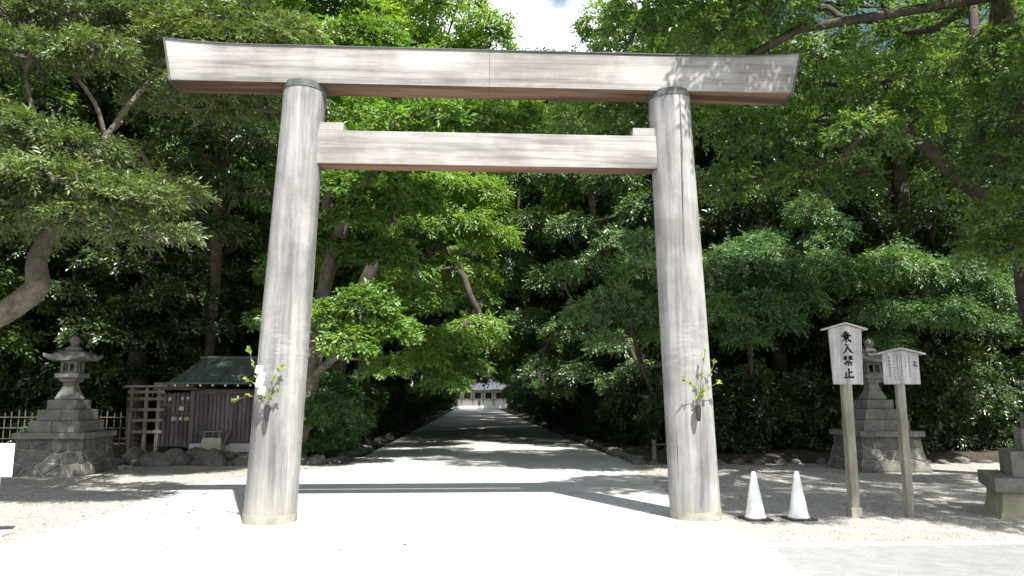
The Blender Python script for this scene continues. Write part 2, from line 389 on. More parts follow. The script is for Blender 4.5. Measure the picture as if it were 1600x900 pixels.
def skeleton(trunk, r_base, pads, limbs=(), twig=0.018, seed=1, taper=0.55):
    """trunk, limbs and branches reaching every pad; radii follow what each branch carries"""
    rr = random.Random(seed)
    P = []; par = []; fixed = {}
    def chain(pts, parent, rads=None):
        last = parent
        for i, p in enumerate(pts):
            P.append(Vector(p)); par.append(last); last = len(P) - 1
            if rads: fixed[last] = rads[0] + (rads[1] - rads[0]) * i / max(1, len(pts) - 1)
        return last
    def smooth(pts, k=3):
        pts = [Vector(p) for p in pts]; out = []
        for i in range(len(pts) - 1):
            a, b = pts[i], pts[i + 1]
            m0 = (b - pts[max(i - 1, 0)]) / 2 if i else (b - a); m1 = (pts[min(i + 2, len(pts) - 1)] - a) / 2 if i + 2 < len(pts) else (b - a)
            for j in range(k):
                t = j / k; h = (2*t**3-3*t**2+1, t**3-2*t**2+t, -2*t**3+3*t**2, t**3-t**2)
                out.append(a*h[0] + m0*h[1] + b*h[2] + m1*h[3])
        return out + [pts[-1]]
    tp = smooth(trunk, 4); last = chain(tp, -1)
    ntr = len(P); start_attach = int(ntr * 0.45)
    for pts, r0, r1 in limbs:
        q = min(range(ntr), key=lambda i: (P[i] - Vector(pts[0])).length)
        chain(smooth(pts, 4), q, (r0, r1))
    ref = P[ntr - 1]
    tips = []
    for c, rad in sorted(pads, key=lambda q: (Vector(q[0]) - ref).length):
        c = Vector(c); best = None
        for i in range(start_attach, len(P)):
            d = (P[i] - c).length; dz = c.z - P[i].z
            cost = d * (1.0 + (0.7 if dz < -0.3 else 0)) 
            if best is None or cost < best[0]: best = (cost, i)
        i = best[1]; a = P[i]; d = c - a
        pt = par[i] if par[i] >= 0 else i
        tang = (a - P[pt]); tang = tang.normalized() if tang.length > 0 else Vector((0, 0, 1))
        m = a + d * 0.45 + tang * d.length * 0.18 + Vector((rr.uniform(-1, 1), rr.uniform(-1, 1), rr.uniform(-0.2, 1))) * d.length * 0.10
        ns = max(2, min(6, int(d.length / 0.5)))
        pts = [a * (1 - t) ** 2 + m * 2 * t * (1 - t) + c * t * t for t in [(j + 1) / ns for j in range(ns)]]
        pts = [p + Vector((rr.uniform(-1, 1), rr.uniform(-1, 1), rr.uniform(-1, 1))) * 0.035 * d.length for p in pts[:-1]] + [c]
        e = chain(pts, i)
        for _ in range(6):
            z = rr.uniform(-0.2, 0.8); an = rr.uniform(0, 6.28); h = math.sqrt(1 - z * z)
            t = c + Vector((h * math.cos(an) * rad[0], h * math.sin(an) * rad[1], z * rad[2])) * 0.8
            mid = (c + t) / 2 + Vector((rr.uniform(-1, 1), rr.uniform(-1, 1), rr.uniform(-.3, 1))) * 0.12 * rad[0]
            chain([mid, t], e)
    n = len(P); load = [0.0] * n; kids = [[] for _ in range(n)]
    for i in range(n - 1, -1, -1):
        if not load[i]: load[i] = 1.0
        if par[i] >= 0: load[par[i]] += load[i]; kids[par[i]].append(i)
    ke = math.log(r_base / twig) / math.log(max(load[0], 2))
    rad = [max(twig * load[i] ** ke, fixed.get(i, 0)) for i in range(n)]
    for i in range(ntr): rad[i] = (max(rad[i], r_base * (1 - taper * i / ntr)) if taper < 0.8 else r_base * max(0.16, 1 - 1.5 * max(0, i / ntr - 0.42))) if i else r_base * 1.25
    if taper >= 0.8:
        for i in range(ntr, n): rad[i] = min(rad[i], max(0.045, fixed.get(i, 0)))
    mb = MB(); seen = set()
    for s in range(n):
        for kk in (kids[s] if s not in seen or True else []):
            main = max(kids[s], key=lambda q: load[q])
            if kk == main and par[s] >= 0: continue
            ch = [s, kk]
            while kids[ch[-1]]: ch.append(max(kids[ch[-1]], key=lambda q: load[q]))
            rs = [rad[q] for q in ch]; rs[0] = min(rs[0], rs[1] * 1.15)
            mb.tube([P[q] for q in ch], rs, 10 if max(rs) > 0.12 else (6 if max(rs) > 0.04 else 4), False)
    return mb

def make_tree(name, trunk, r_base, pads, leafm, label, cat='tree', group=None, leaf=0.1, width=0.45, per=9, length=0.3,
              dens=260, bark='bark', limbs=(), seed=1, droop=0.25, zmin=-0.35, crown_name='crown', taper=0.55):
    root = empty(name, trunk[0]); o = Vector(trunk[0])
    rr = random.Random(seed)
    packs = []
    for c, rad in pads:
        area = (rad[0] * rad[1] + 2 * rad[2] * (rad[0] + rad[1]) * 0.5)
        packs.append(sprays_for_pad(Vector(c) - o, rad, max(12, int(dens * area)), droop, zmin, rr.uniform(-0.14, 0.14)))
    me = leaf_mesh(crown_name, packs, leaf, width, per, length)
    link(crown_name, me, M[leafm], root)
    mb = skeleton([Vector(p) - o for p in trunk], r_base, [(Vector(c) - o, r) for c, r in pads],
                  [([Vector(p) - o for p in pts], a, b) for pts, a, b in limbs], seed=seed, taper=taper)
    mb.build('trunk', M[bark], root, smooth=True)
    tag(root, label, cat, group); return root

def pad(px, py, Y, r, flat=0.5):
    return (at(px, py, Y), (r, r * 0.9, r * flat))
def cloud_pads(c, rad, n, r, seed, flat=0.55, shell=0.45, sep=0.8, zmin=-0.9):
    rr = random.Random(seed); out = []; tries = 0
    while len(out) < n and tries < n * 60:
        tries += 1
        z = rr.uniform(zmin, 1); a = rr.uniform(0, 6.283); h = math.sqrt(max(0, 1 - z * z)); q = rr.uniform(shell, 1) ** 0.6
        p = Vector((c[0] + rad[0] * h * math.cos(a) * q, c[1] + rad[1] * h * math.sin(a) * q, c[2] + rad[2] * z * q))
        s = r * rr.uniform(0.75, 1.25)
        if all((p - o[0]).length > sep * (s + o[1][0]) * 0.6 for o in out): out.append((p, (s, s, s * flat * rr.uniform(0.8, 1.25))))
    return out

# ------------------------------------------------------------------ the trees
# layered tree at the left edge
lp = []
for px, py, Y, r in [(30, 335, 11.2, 1.0), (140, 350, 11.0, 0.85), (232, 368, 11.2, 0.75), (85, 285, 10.8, 0.9), (200, 312, 10.9, 0.8), (5, 285, 11.0, 0.9),
                     (-80, 330, 11.0, 1.0), (-70, 240, 11.5, 1.1), (40, 215, 11.8, 0.9), (125, 240, 11.9, 0.85), (-20, 190, 12.0, 0.9), (-100, 150, 12, 1.1),
                     (255, 300, 12.2, 0.7), (-150, 260, 10.4, 1.2), (-170, 380, 10.6, 1.0)]:
    lp.append(pad(px, py, Y, r, 0.42))
for px, py, Y, r in [(50, 92, 11.9, 0.8), (150, 85, 12.0, 0.7), (275, 75, 13.2, 1.0), (345, 82, 13.6, 0.95), (400, 105, 14.2, 0.8), (20, 30, 12.6, 1.0), (125, 25, 12.8, 1.0),
                     (225, 35, 13.2, 1.0), (315, 38, 13.8, 1.0), (-70, 60, 12.4, 1.1),
                     (380, 40, 14.6, 0.9), (-150, 20, 12, 1.2), (420, 80, 13.8, 0.9), (330, 122, 13.4, 0.8), (440, 60, 14.4, 0.9), (305, 135, 13.2, 0.7), (380, 128, 13.6, 0.8), (250, 150, 14.8, 0.8), (330, 165, 15.2, 0.9), (400, 170, 15.5, 0.8)]:
    lp.append(pad(px, py, Y, r, 0.62))
for x, y, z, r in [(-11.8, 16.3, 5.0, 1.2), (-10.2, 16.6, 5.4, 1.2), (-8.7, 16.8, 5.8, 1.1), (-7.3, 16.9, 6.2, 1.0), (-11.0, 17.2, 6.6, 1.2), (-9.4, 17.4, 6.8, 1.1), (-8.0, 17.4, 7.2, 1.0), (-12.6, 15.0, 6.0, 1.3),
                   (-9.4, 15.2, 9.2, 1.2), (-7.9, 15.4, 9.4, 1.2), (-10.9, 14.9, 9.0, 1.3), (-6.6, 15.7, 9.5, 1.0), (-12.4, 14.4, 8.6, 1.3), (-8.6, 14.2, 8.9, 1.1), (-10.2, 13.9, 8.6, 1.1), (-7.3, 14.4, 9.1, 1.0)]:
    lp.append((Vector((x, y, z)), (r, r, r * 0.45)))
make_tree('layered_evergreen_tree', [(-8.9, 11.7, 0), at(-60, 545, 11.6), at(20, 480, 11.5), at(58, 448, 11.5), at(60, 400, 11.6), at(110, 300, 12.0), at(150, 230, 12.6), at(190, 190, 13.2)], 0.175, lp, 'leaf_yew',
          'gnarled tree at the left edge with flat layered sunlit pads of small leaves', leaf=0.098, width=0.36, per=11, length=0.36, dens=200, seed=3, droop=0.12, zmin=-0.2, taper=0.9,
          limbs=[([at(58, 448, 11.5), at(85, 428, 11.4), at(100, 405, 11.4), at(130, 370, 11.2)], 0.11, 0.05),
                 ([at(110, 300, 12.0), at(60, 200, 12.2), at(40, 120, 12.2)], 0.06, 0.03),
                 ([at(165, 215, 12.8), at(205, 160, 13.0), at(250, 110, 13.3)], 0.05, 0.025),
                 ([at(165, 215, 12.8), at(150, 165, 12.6), at(120, 120, 12.4)], 0.045, 0.02)])
# camphor at the right: limbs spread over the yard
T2 = (12.5, 15.2, 0)
rp = []
for px, py, Y, r in [(1120, 50, 13.5, 1.0), (1200, 20, 13.0, 1.1), (1290, 90, 13.8, 1.0), (1380, 130, 14.0, 1.0), (1180, 110, 14.5, 1.0), (1110, 200, 15, 1.0), (1190, 220, 14.6, 1.05),
                     (1270, 190, 14.8, 1.0), (1350, 210, 13.6, 0.9), (1440, 180, 14.4, 1.0), (1250, 280, 15.0, 0.9), (1330, 290, 15.2, 0.85), (1150, 290, 16, 1.0), (1420, 50, 14.5, 0.9),
                     (1490, 120, 15, 1.0), (1560, 80, 13, 0.9), (1590, 180, 12.5, 1.0), (1560, 250, 13.0, 0.9), (1480, 290, 15.4, 0.9), (1590, 340, 13.0, 1.0), (1550, 400, 13.6, 0.8),
                     (1060, 30, 14.2, 1.0), (1000, 20, 16, 1.1), (1230, -40, 12.6, 1.2), (1400, -40, 12.8, 1.0), (1530, -20, 12.6, 1.1), (1100, -50, 13, 1.2), (1650, 100, 12, 1.2), (1660, 260, 12.2, 1.2), (1640, 380, 13, 1.0), (900, 188, 16.6, 0.9), (960, 172, 16.0, 0.9), (1030, 178, 15.6, 0.9), (880, 118, 17.2, 1.0), (950, 108, 16.6, 1.0), (1015, 105, 16.0, 1.0), (1000, 150, 15.4, 0.9)]:
    rp.append(pad(px, py, Y, r * 0.88, 0.75))
for p, r in [((4.9, 8.6, 10.2), 1.0), ((5.8, 7.9, 10.4), 1.1), ((6.0, 9.4, 10.2), 1.2), ((7.2, 6.8, 10.2), 1.2), ((7.6, 8.6, 10.8), 1.4), ((8.6, 5.6, 10.0), 1.2), ((9.2, 7.2, 10.6), 1.4),
             ((10.6, 5.8, 10.2), 1.4), ((9.6, 9.2, 11.2), 1.5), ((11.4, 8.0, 11.0), 1.5), ((12.4, 6.2, 10.0), 1.4), 
             ((13.2, 9.4, 9.6), 1.5), ((7.0, 5.2, 9.6), 0.9), ((10.0, 4.4, 9.4), 1.1), ((8.6, 6.6, 9.6), 1.0), ((6.6, 8.4, 9.7), 1.0),
             ((12.0, 4.6, 9.2), 1.3), ((5.4, 9.6, 9.9), 0.9), ((7.6, 6.0, 9.8), 1.0), ((7.1, 6.3, 9.2), 0.8), ((8.0, 5.5, 10.4), 1.0), ((8.4, 6.2, 9.6), 0.9), ((6.9, 5.9, 10.3), 0.8), ((9.4, 5.2, 9.3), 1.0), ((8.0, 7.4, 9.4), 1.0),
             ((3.4, 12.6, 12.0), 1.1), ((5.0, 12.2, 12.2), 1.2), ((6.5, 12.6, 12.0), 1.2), ((4.4, 13.9, 12.7), 1.2), ((6.0, 14.3, 12.9), 1.2), ((2.5, 13.9, 12.8), 1.1), ((3.4, 15.2, 13.4), 1.2), ((1.6, 15.0, 13.4), 1.0), ((5.2, 15.6, 13.4), 1.2), ((11.3, 14.0, 7.2), 1.1), ((12.2, 12.8, 9.0), 1.2), ((10.8, 13.4, 7.8), 1.0), ((8.2, 17.0, 11.6), 1.4), ((10.6, 17.4, 11.8), 1.5), ((12.6, 16.8, 11.0), 1.5), ((6.6, 17.6, 10.8), 1.2), ((9.6, 18.2, 10.0), 1.3), ((12.0, 18.4, 9.4), 1.3), ((7.6, 18.4, 9.2), 1.1), ((14.0, 17.6, 9.0), 1.4)]:
    rp.append((Vector(p), (r, r, r * 0.5)))
make_tree('camphor_tree', [T2, (12.3, 15.1, 2.2), (11.9, 14.9, 4.0), (11.6, 14.6, 5.6), (11.2, 14.0, 7.4), (10.5, 13.2, 9.2), (10.2, 12.4, 10.6)], 0.34, rp, 'leaf_camphor',
          'large spreading tree at the right edge with long bare limbs reaching over the gate', leaf=0.112, width=0.46, per=9, length=0.35, dens=118, seed=5, bark='bark_dark',
          limbs=[([(11.9, 14.9, 4.0), at(1500, 365, 14.2), at(1440, 318, 14.1), at(1385, 275, 14.2), at(1290, 250, 14.4)], 0.15, 0.07),
                 ([(11.7, 14.7, 5.2), at(1500, 280, 14.4), at(1440, 225, 14.5), at(1400, 195, 14.6)], 0.17, 0.09),
                 ([(11.2, 14.0, 7.4), at(1455, 130, 13.6), at(1380, 90, 13.4), at(1250, 45, 13.2)], 0.11, 0.05), ([at(1250, 45, 13.2), at(1120, 110, 14.6), at(1000, 130, 15.6)], 0.06, 0.03),
                 ([(11.6, 14.6, 5.6), at(1520, 190, 14.3), at(1524, 90, 14.6), at(1518, -20, 15)], 0.15, 0.09),
                 ([(10.2, 12.4, 10.6), (8.4, 10.0, 10.4), (7.4, 8.2, 10.1), (6.4, 8.0, 10.0)], 0.14, 0.05),
                 ([(10.5, 13.2, 9.2), (10.2, 10.0, 9.8), (10.4, 7.6, 10.0), (10.0, 5.8, 9.8)], 0.15, 0.05)])
# low spreading trees at the right edge of the wood
def low_tree(base, plist, label, seed):
    pads = [pad(px, py, Y, r, 0.75) for px, py, Y, r in plist] + [(at(px, py, Y) + Vector((0.2, 1.3, 0.25)), (r * 1.1, r * 1.1, r * .6)) for px, py, Y, r in plist[::2]]
    rr_ = random.Random(seed); pads += [(p[0] + Vector((rr_.uniform(-.5, .5), rr_.uniform(.2, 1.2), rr_.uniform(0.5, 1.7))), (p[1][0] * rr_.uniform(.5, .9),) * 2 + (p[1][2] * rr_.uniform(.6, 1.1),)) for p in pads[::2]]
    top = sum((p[0] for p in pads), Vector()) / len(pads)
    b = Vector(base)
    make_tree('understorey_tree', [b, b + Vector((0.1, -0.1, 1.0)), b.lerp(top, 0.5) + Vector((0, .6, .2)), top + Vector((0, .6, 0))], 0.07, pads, 'leaf_mid', label, leaf=0.10, width=0.36, per=9, length=0.36,
              dens=230, seed=seed, droop=0.5, bark='bark_dark', group='low trees along the right edge of the wood')
low_tree((5.6, 21.6, 0.1), [(915, 490, 18.0, 0.55), (960, 470, 18.2, 0.7), (1000, 430, 18.6, 0.75), (945, 530, 17.9, 0.5), (1010, 490, 18.4, 0.7), (1050, 440, 18.8, 0.9), (1040, 520, 18.6, 0.7)],
         'low spreading tree seen through the gate beside its right pillar', 21)
low_tree((8.2, 21.2, 0.1), [(1120, 430, 17.8, 0.8), (1175, 415, 17.6, 0.75), (1230, 430, 17.5, 0.8), (1130, 490, 17.4, 0.7), (1190, 480, 17.2, 0.75), (1250, 470, 17.6, 0.7), (1170, 525, 17.6, 0.55), (1225, 505, 17.4, 0.55), (1290, 420, 18, 0.8)],
         'low spreading tree with drooping sprays behind the two cones', 22)
low_tree((11.6, 21.4, 0.1), [(1330, 440, 18.2, 0.8), (1385, 420, 18.0, 0.85), (1440, 430, 17.8, 0.8), (1500, 430, 17.6, 0.85), (1550, 460, 17.6, 0.8), (1370, 490, 18, 0.7), (1430, 490, 17.8, 0.7), (1490, 490, 17.4, 0.7), (1540, 505, 17.5, 0.6), (1390, 535, 18.4, 0.6), (1590, 420, 17.8, 0.9), (1590, 490, 17.8, 0.7)],
         'low spreading tree overhanging the stone lantern behind the two notice boards', 23)
# bright tree left of the path
cp = [pad(px, py, Y, r, 0.72) for px, py, Y, r in [
    (515, 300, 18.5, 0.9), (580, 285, 18.5, 1.0), (640, 310, 19, 0.9), (555, 345, 19, 0.8), (520, 395, 19.5, 0.7), (610, 400, 20, 0.8), (505, 500, 18.6, 0.8), (570, 480, 18.6, 0.9), (545, 540, 18.2, 0.7),
    (610, 520, 18.8, 0.8), (600, 575, 19.2, 0.6), (660, 470, 20, 0.8), (560, 235, 20, 1.0), (640, 240, 20.5, 1.0), (500, 220, 20, 1.0), (440, 300, 20, 1.0), (430, 500, 19.5, 0.7), (420, 180, 20.5, 1.1), (450, 420, 20.5, 0.9), (620, 195, 17.4, 0.8), (690, 185, 17.4, 0.8), (755, 190, 17.8, 0.8), (815, 195, 18.2, 0.8), (650, 140, 18, 0.9), (740, 130, 18.4, 0.9)]]
make_tree('broadleaf_tree', [(-4.7, 20.4, 0.2), at(482, 610, 20.2), at(490, 570, 20.1), at(500, 480, 20.2), at(525, 390, 20.3), at(540, 320, 20.4), at(520, 250, 20.6)], 0.24, cp, 'leaf_bright',
          'bright green tree inside the gate beside the left pillar', leaf=0.14, width=0.5, per=8, length=0.36, dens=150, seed=8,
          limbs=[([at(500, 480, 20.2), at(515, 400, 19.6), at(530, 350, 19.2), at(510, 320, 19)], 0.07, 0.03), ([at(487, 590, 20.1), at(520, 560, 19.4), at(560, 520, 19)], 0.09, 0.03)])
cp = [pad(px, py, Y, r, 0.5) for px, py, Y, r in [
    (690, 290, 23, 1.2), (750, 300, 23.5, 1.1), (720, 350, 23, 1.1), (770, 370, 24, 1.0), (660, 360, 23, 1.1), (700, 420, 23.5, 1.0), (640, 430, 23, 0.9), (700, 530, 22.5, 1.0), (750, 510, 23, 0.9), (660, 560, 22.5, 0.8),
    (730, 230, 24, 1.3), (660, 220, 24, 1.3), (780, 250, 25, 1.2), (740, 430, 24.5, 0.9), (600, 300, 24, 1.2), (690, 590, 23, 0.7)]]
make_tree('broadleaf_tree', [(-4.6, 24.4, 0.2), (-4.4, 24.3, 2.5), (-3.7, 24.1, 5), (-2.8, 24, 7.2), (-2.2, 24, 9.0)], 0.24, cp, 'leaf_bright',
          'yellow-green tree with drooping sprays arching over the left of the path', leaf=0.15, width=0.36, per=9, length=0.5, dens=110, seed=9, droop=0.6, bark='bark_dark')

cp = [pad(px, py, Y, r, 0.5) for px, py, Y, r in [
    (310, 150, 17.5, 1.0), (370, 130, 17.8, 1.1), (430, 150, 18.2, 1.0), (300, 220, 17.2, 1.0), (360, 215, 17.0, 1.1), (420, 225, 17.5, 1.0), (330, 290, 17.6, 0.9), (395, 300, 17.8, 0.9), (280, 90, 18.5, 1.1),
    (350, 60, 18.8, 1.2), (430, 80, 19, 1.1), (470, 180, 18.8, 1.0), (250, 180, 18.5, 1.0), (350, 360, 19, 0.8), (270, 290, 18.5, 0.9)]]
make_tree('broadleaf_tree', [(-8.4, 24.0, 0.2), (-8.3, 23.6, 2.4), (-7.8, 22.4, 4.6), (-7.2, 20.6, 6.4), (-6.6, 19.0, 7.8), (-6.2, 18.2, 8.8)], 0.15, cp, 'leaf_dark',
          'leaning tree whose dark crown hangs over the small shed', leaf=0.12, width=0.45, per=9, length=0.4, dens=105, seed=12, bark='bark_dark')
cp = [pad(px, py, Y, r, 0.7) for px, py, Y, r in [
    (830, 205, 28, 1.3), (900, 200, 26, 1.3), (975, 195, 25, 1.2), (815, 280, 28, 1.2), (885, 275, 26, 1.2), (955, 280, 24.5, 1.1), (1005, 330, 24, 1.0), (835, 350, 27, 1.1), (900, 360, 25.5, 1.1), (965, 380, 24, 0.9),
    (810, 425, 28, 1.1), (865, 440, 26.5, 1.0), (925, 420, 25, 0.9), (825, 505, 27.5, 1.0), (885, 515, 26, 0.9), (845, 575, 27, 0.8), (905, 585, 25.5, 0.8), (955, 540, 24.5, 0.8), (960, 600, 24.5, 0.7), (1000, 580, 23.8, 0.7), (870, 610, 28, 0.7)]]
make_tree('broadleaf_tree', [(6.0, 26.8, 0.2), (5.9, 26.7, 2.4), (5.4, 26.5, 4.8), (4.7, 26.3, 7.0), (4.2, 26.2, 9.5)], 0.22, cp, 'leaf_silver',
          'grey-green glossy tree hanging over the right of the path beside the right pillar', leaf=0.13, width=0.48, per=8, length=0.42, dens=95, seed=14, bark='bark_dark', droop=0.45)
cp = [pad(px, py, Y, r, 0.7) for px, py, Y, r in [
    (785, 445, 29, 1.1), (790, 350, 29, 1.2), (765, 540, 29, 1.0), (735, 575, 27, 0.8), (705, 600, 26, 0.7), (770, 590, 33, 0.8), (745, 470, 28, 1.0), (790, 270, 30, 1.3), (735, 400, 28, 1.1), (725, 520, 27, 0.9), (690, 560, 26, 0.8), (800, 520, 33, 1.0)]]
make_tree('broadleaf_tree', [(-4.8, 29.2, 0.2), (-4.6, 29.2, 2.4), (-3.8, 29.1, 4.6), (-2.6, 29, 6.4), (-1.4, 29, 8.0)], 0.2, cp, 'leaf_bright',
          'pale green tree closing over the middle of the path behind the yellow-green tree', leaf=0.14, width=0.4, per=9, length=0.45, dens=90, seed=15, bark='bark_dark', droop=0.55)
# forest trees: five kinds, copied through the wood
protos = []
def proto(i, leafm, h, crown_r, crown_c, n, r, flat, leaf, width, dens, lean, seed, droop=0.25):
    pads = cloud_pads((lean, 0, crown_c), (crown_r, crown_r, h - crown_c), n, r, seed, flat, sep=0.72, zmin=-0.95)
    return make_tree('forest_tree', [(0, 0, 0), (0.1 * lean, 0.1, h * 0.2), (0.5 * lean, -0.1, h * 0.42), (0.8 * lean, 0.1, h * 0.62), (lean, 0, h * 0.85)], 0.30, pads, leafm, 'x y z w', leaf=leaf, width=width,
                     per=8, length=0.5, dens=dens, seed=seed, droop=droop, bark='bark_dark')
protos.append(proto(0, 'leaf_camphor', 17.5, 4.8, 10.0, 95, 1.3, 0.72, 0.178, 0.5, 50, 0.8, 31))
protos.append(proto(1, 'leaf_bright', 17.0, 4.6, 10.2, 95, 1.25, 0.78, 0.178, 0.44, 50, -0.5, 32))
protos.append(proto(2, 'leaf_dark', 15.0, 4.2, 8.2, 90, 1.2, 0.55, 0.16, 0.5, 58, 0.4, 33))
protos.append(proto(3, 'leaf_bright', 17.5, 4.4, 10.2, 72, 1.15, 0.7, 0.175, 0.44, 54, 3.4, 34, 0.45))
protos.append(proto(4, 'leaf_dark', 17.0, 4.4, 9.8, 68, 1.15, 0.7, 0.17, 0.5, 54, 3.2, 35))
FT = [  # x, y, kind, scale, turn, label
    (-6.7, 30.5, 3, 1.13, 0.05, 'tall arching tree just left of the sky gap above the top beam'),
    (-7.4, 27.0, 1, 1.10, 0.3, 'tall bright domed tree rising behind the left half of the top beam'),
    (-10.5, 24.0, 2, 0.95, 2.0, 'dark tree behind the small shed with the green roof'),
    (-15.5, 23.0, 0, 1.0, 4.0, 'tall tree behind the left stone lantern'),
    (8.0, 29.5, 0, 1.08, 1.0, 'tall camphor-like tree rising behind the top beam right of the sky gap'),
    (10.2, 24.0, 2, 0.85, 2.6, 'dark glossy tree in the wood behind the low trees and cones'),
    (14.0, 23.0, 2, 0.95, 0.4, 'dark tree behind the right stone lantern'),
]
for i, (x, y, kd, s, a, lab) in enumerate(FT):
    t = copy_tree(protos[kd]); t.location = (x, y, 0.15); t.scale = (s, s, s); t.rotation_euler = (0, 0, a); tag(t, lab, 'tree')
rowL = [(-6.4, 33, 3), (-6.0, 41, 3), (-6.2, 50, 4), (-6.0, 60, 3), (-6.0, 71, 4), (-6.0, 84, 3), (-6.0, 98, 4)]
rowR = [(7.6, 30, 2), (6.4, 37, 4), (6.4, 46, 3), (6.8, 55, 4), (6.6, 66, 4), (6.6, 78, 3), (6.6, 92, 4)]
backL = [(-13, 30, 1), (-19, 28, 2), (-24, 24, 0), (-12, 38, 0), (-20, 37, 1), (-29, 33, 2), (-14, 50, 2), (-26, 46, 0), (-34, 42, 1)]
backR = [(13.5, 30, 2), (20, 26, 0), (26, 24, 2), (13, 40, 1), (21, 36, 2), (30, 33, 0), (15, 52, 0), (27, 48, 2), (36, 42, 1)]
for x, y, kd, s, lab in ((-5.2, 101, 3, 0.78, 'small low-crowned tree at the far left end of the path'), (-3.8, 111, 4, 0.80, 'low-crowned tree in front of the left side of the far hall'), (8.4, 103, 4, 0.80, 'small low-crowned tree at the far right end of the path'),
                       (9.2, 112, 3, 0.80, 'low-crowned tree in front of the right side of the far hall'), (2.6, 136, 2, 1.0, 'tall tree rising behind the far hall')):
    t = copy_tree(protos[kd]); t.location = (x, y, 0.05); t.scale = (s, s, s); t.rotation_euler = (0, 0, 0 if x < 0 else math.pi); tag(t, lab, 'tree')
rnd = random.Random(77)
ORD = ['first', 'second', 'third', 'fourth', 'fifth', 'sixth', 'seventh', 'eighth', 'ninth', 'tenth']
for lst, lab, grp in ((rowL, 'tree in the row along the left side of the path', 'avenue trees left of the path'), (rowR, 'tree in the row along the right side of the path', 'avenue trees right of the path'),
                      (backL, 'tree deep in the wood left of the path', 'trees deep in the left wood'), (backR, 'tree deep in the wood right of the path', 'trees deep in the right wood')):
    for q, (x, y, kd) in enumerate(lst):
        if 'row' in lab and q < len(ORD): lab2 = ORD[q] + ' ' + lab + ', counted from the gate'
        else: lab2 = lab
        t = copy_tree(protos[kd]); s = rnd.uniform(0.92, 1.12)
        t.location = (x + rnd.uniform(-.5, .5), y, 0.15); t.scale = (s, s, s * rnd.uniform(0.95, 1.1)); t.rotation_euler = (0, 0, rnd.uniform(0, 6.28) if kd < 3 else rnd.uniform(-.25, .25) + (0 if x < 0 else math.pi)); tag(t, lab2, 'tree', grp)
for p in protos:
    for ch in list(p.children): bpy.data.objects.remove(ch)
    bpy.data.objects.remove(p)

# shrubs under the trees
def shrub_proto(leafm, seed, n=15, h=1.2):
    pads = cloud_pads((0, 0, h), (1.0, 0.9, h * 0.85), n, 0.55, seed, 0.75, 0.2, 0.7)
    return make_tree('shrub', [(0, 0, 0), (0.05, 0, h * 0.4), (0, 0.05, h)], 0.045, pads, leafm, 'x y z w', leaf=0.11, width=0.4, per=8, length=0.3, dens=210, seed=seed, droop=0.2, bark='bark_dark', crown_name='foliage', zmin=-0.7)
sp = [shrub_proto('leaf_dark', 41), shrub_proto('leaf_mid', 42)]
def shrub(x, y, kd, s, lab, grp=None, z=0.1, sz=1.0):
    t = copy_tree(sp[kd]); t.location = (x, y, z); t.scale = (s, s, s * sz); t.rotation_euler = (0, 0, rnd.uniform(0, 6.28)); tag(t, lab, 'shrub', grp)
shrub(-4.15, 20.6, 1, 0.95, 'bushy shrub at the left corner of the path, behind the left pillar', z=0.1, sz=0.9)
for q, y in enumerate(list(np.arange(23, 60, 2.6)) + list(np.arange(60, 116, 6))):
    pre = ORD[q] + ' ' if q < 8 else 'far '
    shrub(-4.6 - rnd.uniform(0, .5), y, rnd.randrange(2), rnd.uniform(0.75, 1.15), pre + ('shrub from the gate along the left side of the path' if q < 8 else 'shrub in the undergrowth along the left side of the path'), 'shrubs left of the path')
    shrub(5.6 + rnd.uniform(0, .5), y - 1, 0, rnd.uniform(0.8, 1.2), pre + ('shrub from the gate along the right side of the path' if q < 8 else 'shrub in the undergrowth along the right side of the path'), 'shrubs right of the path')
for x, y in [(6.6, 20.9), (8.0, 21.4), (9.6, 21.0), (11.4, 21.6), (13.2, 21.2), (15, 21.6), (17, 22), (7.4, 23.5), (10.4, 24), (13, 24.6), (16, 25), (19.5, 24)]:
    shrub(x, y, 0, rnd.uniform(0.95, 1.35), 'dark shrub in the undergrowth at the edge of the right wood', 'shrubs in the right wood')
for x, y in [(-12.6, 24.6), (-15, 25.2), (-17.6, 24.4), (-20, 23), (-13.8, 27.5), (-17, 28), (-10, 27), (-8, 26), (-22.5, 25.5), (-11.5, 33), (-16, 34), (-9, 32), (-22, 31)]:
    shrub(x, y, 0, rnd.uniform(1.0, 1.5), 'dark shrub in the undergrowth behind the shed and bamboo fence', 'shrubs in the left wood')
for x, y, s, lab in [(-3.7, 58, 1.25, 'far shrub leaning over the left edge of the path beyond the middle'), (-3.6, 68, 1.4, 'far shrub bulging over the left path edge before the hall'), (-3.6, 82, 1.6, 'farthest bulging shrub on the left path edge'), (4.9, 62, 1.3, 'far shrub leaning over the right edge of the path beyond the middle'), (4.9, 80, 1.5, 'farthest bulging shrub on the right path edge')]:
    shrub(x, y, 1, s, lab)
for x, y, s in [(-10, 29, 2.4), (-14, 31, 2.6), (-18, 32, 2.6), (-23, 29, 2.6), (-7.5, 29.5, 2.0), (-7.6, 36, 2.2), (-11, 37, 2.6), (-16, 40, 2.8), (-22, 38, 2.8), (-28, 36, 3.0), (-8, 43, 2.4), (-12, 47, 2.8), (-19, 48, 3.0), (-8, 52, 2.6), (-26, 27.5, 2.6), (-31, 30, 3.0), (-8.5, 62, 2.8), (-14, 60, 3), (-9, 75, 3), (-10, 90, 3.2)]:
    shrub(x, y, 0, s, 'tall dark thicket shrub filling the left wood between the trunks', 'thicket shrubs in the left wood')
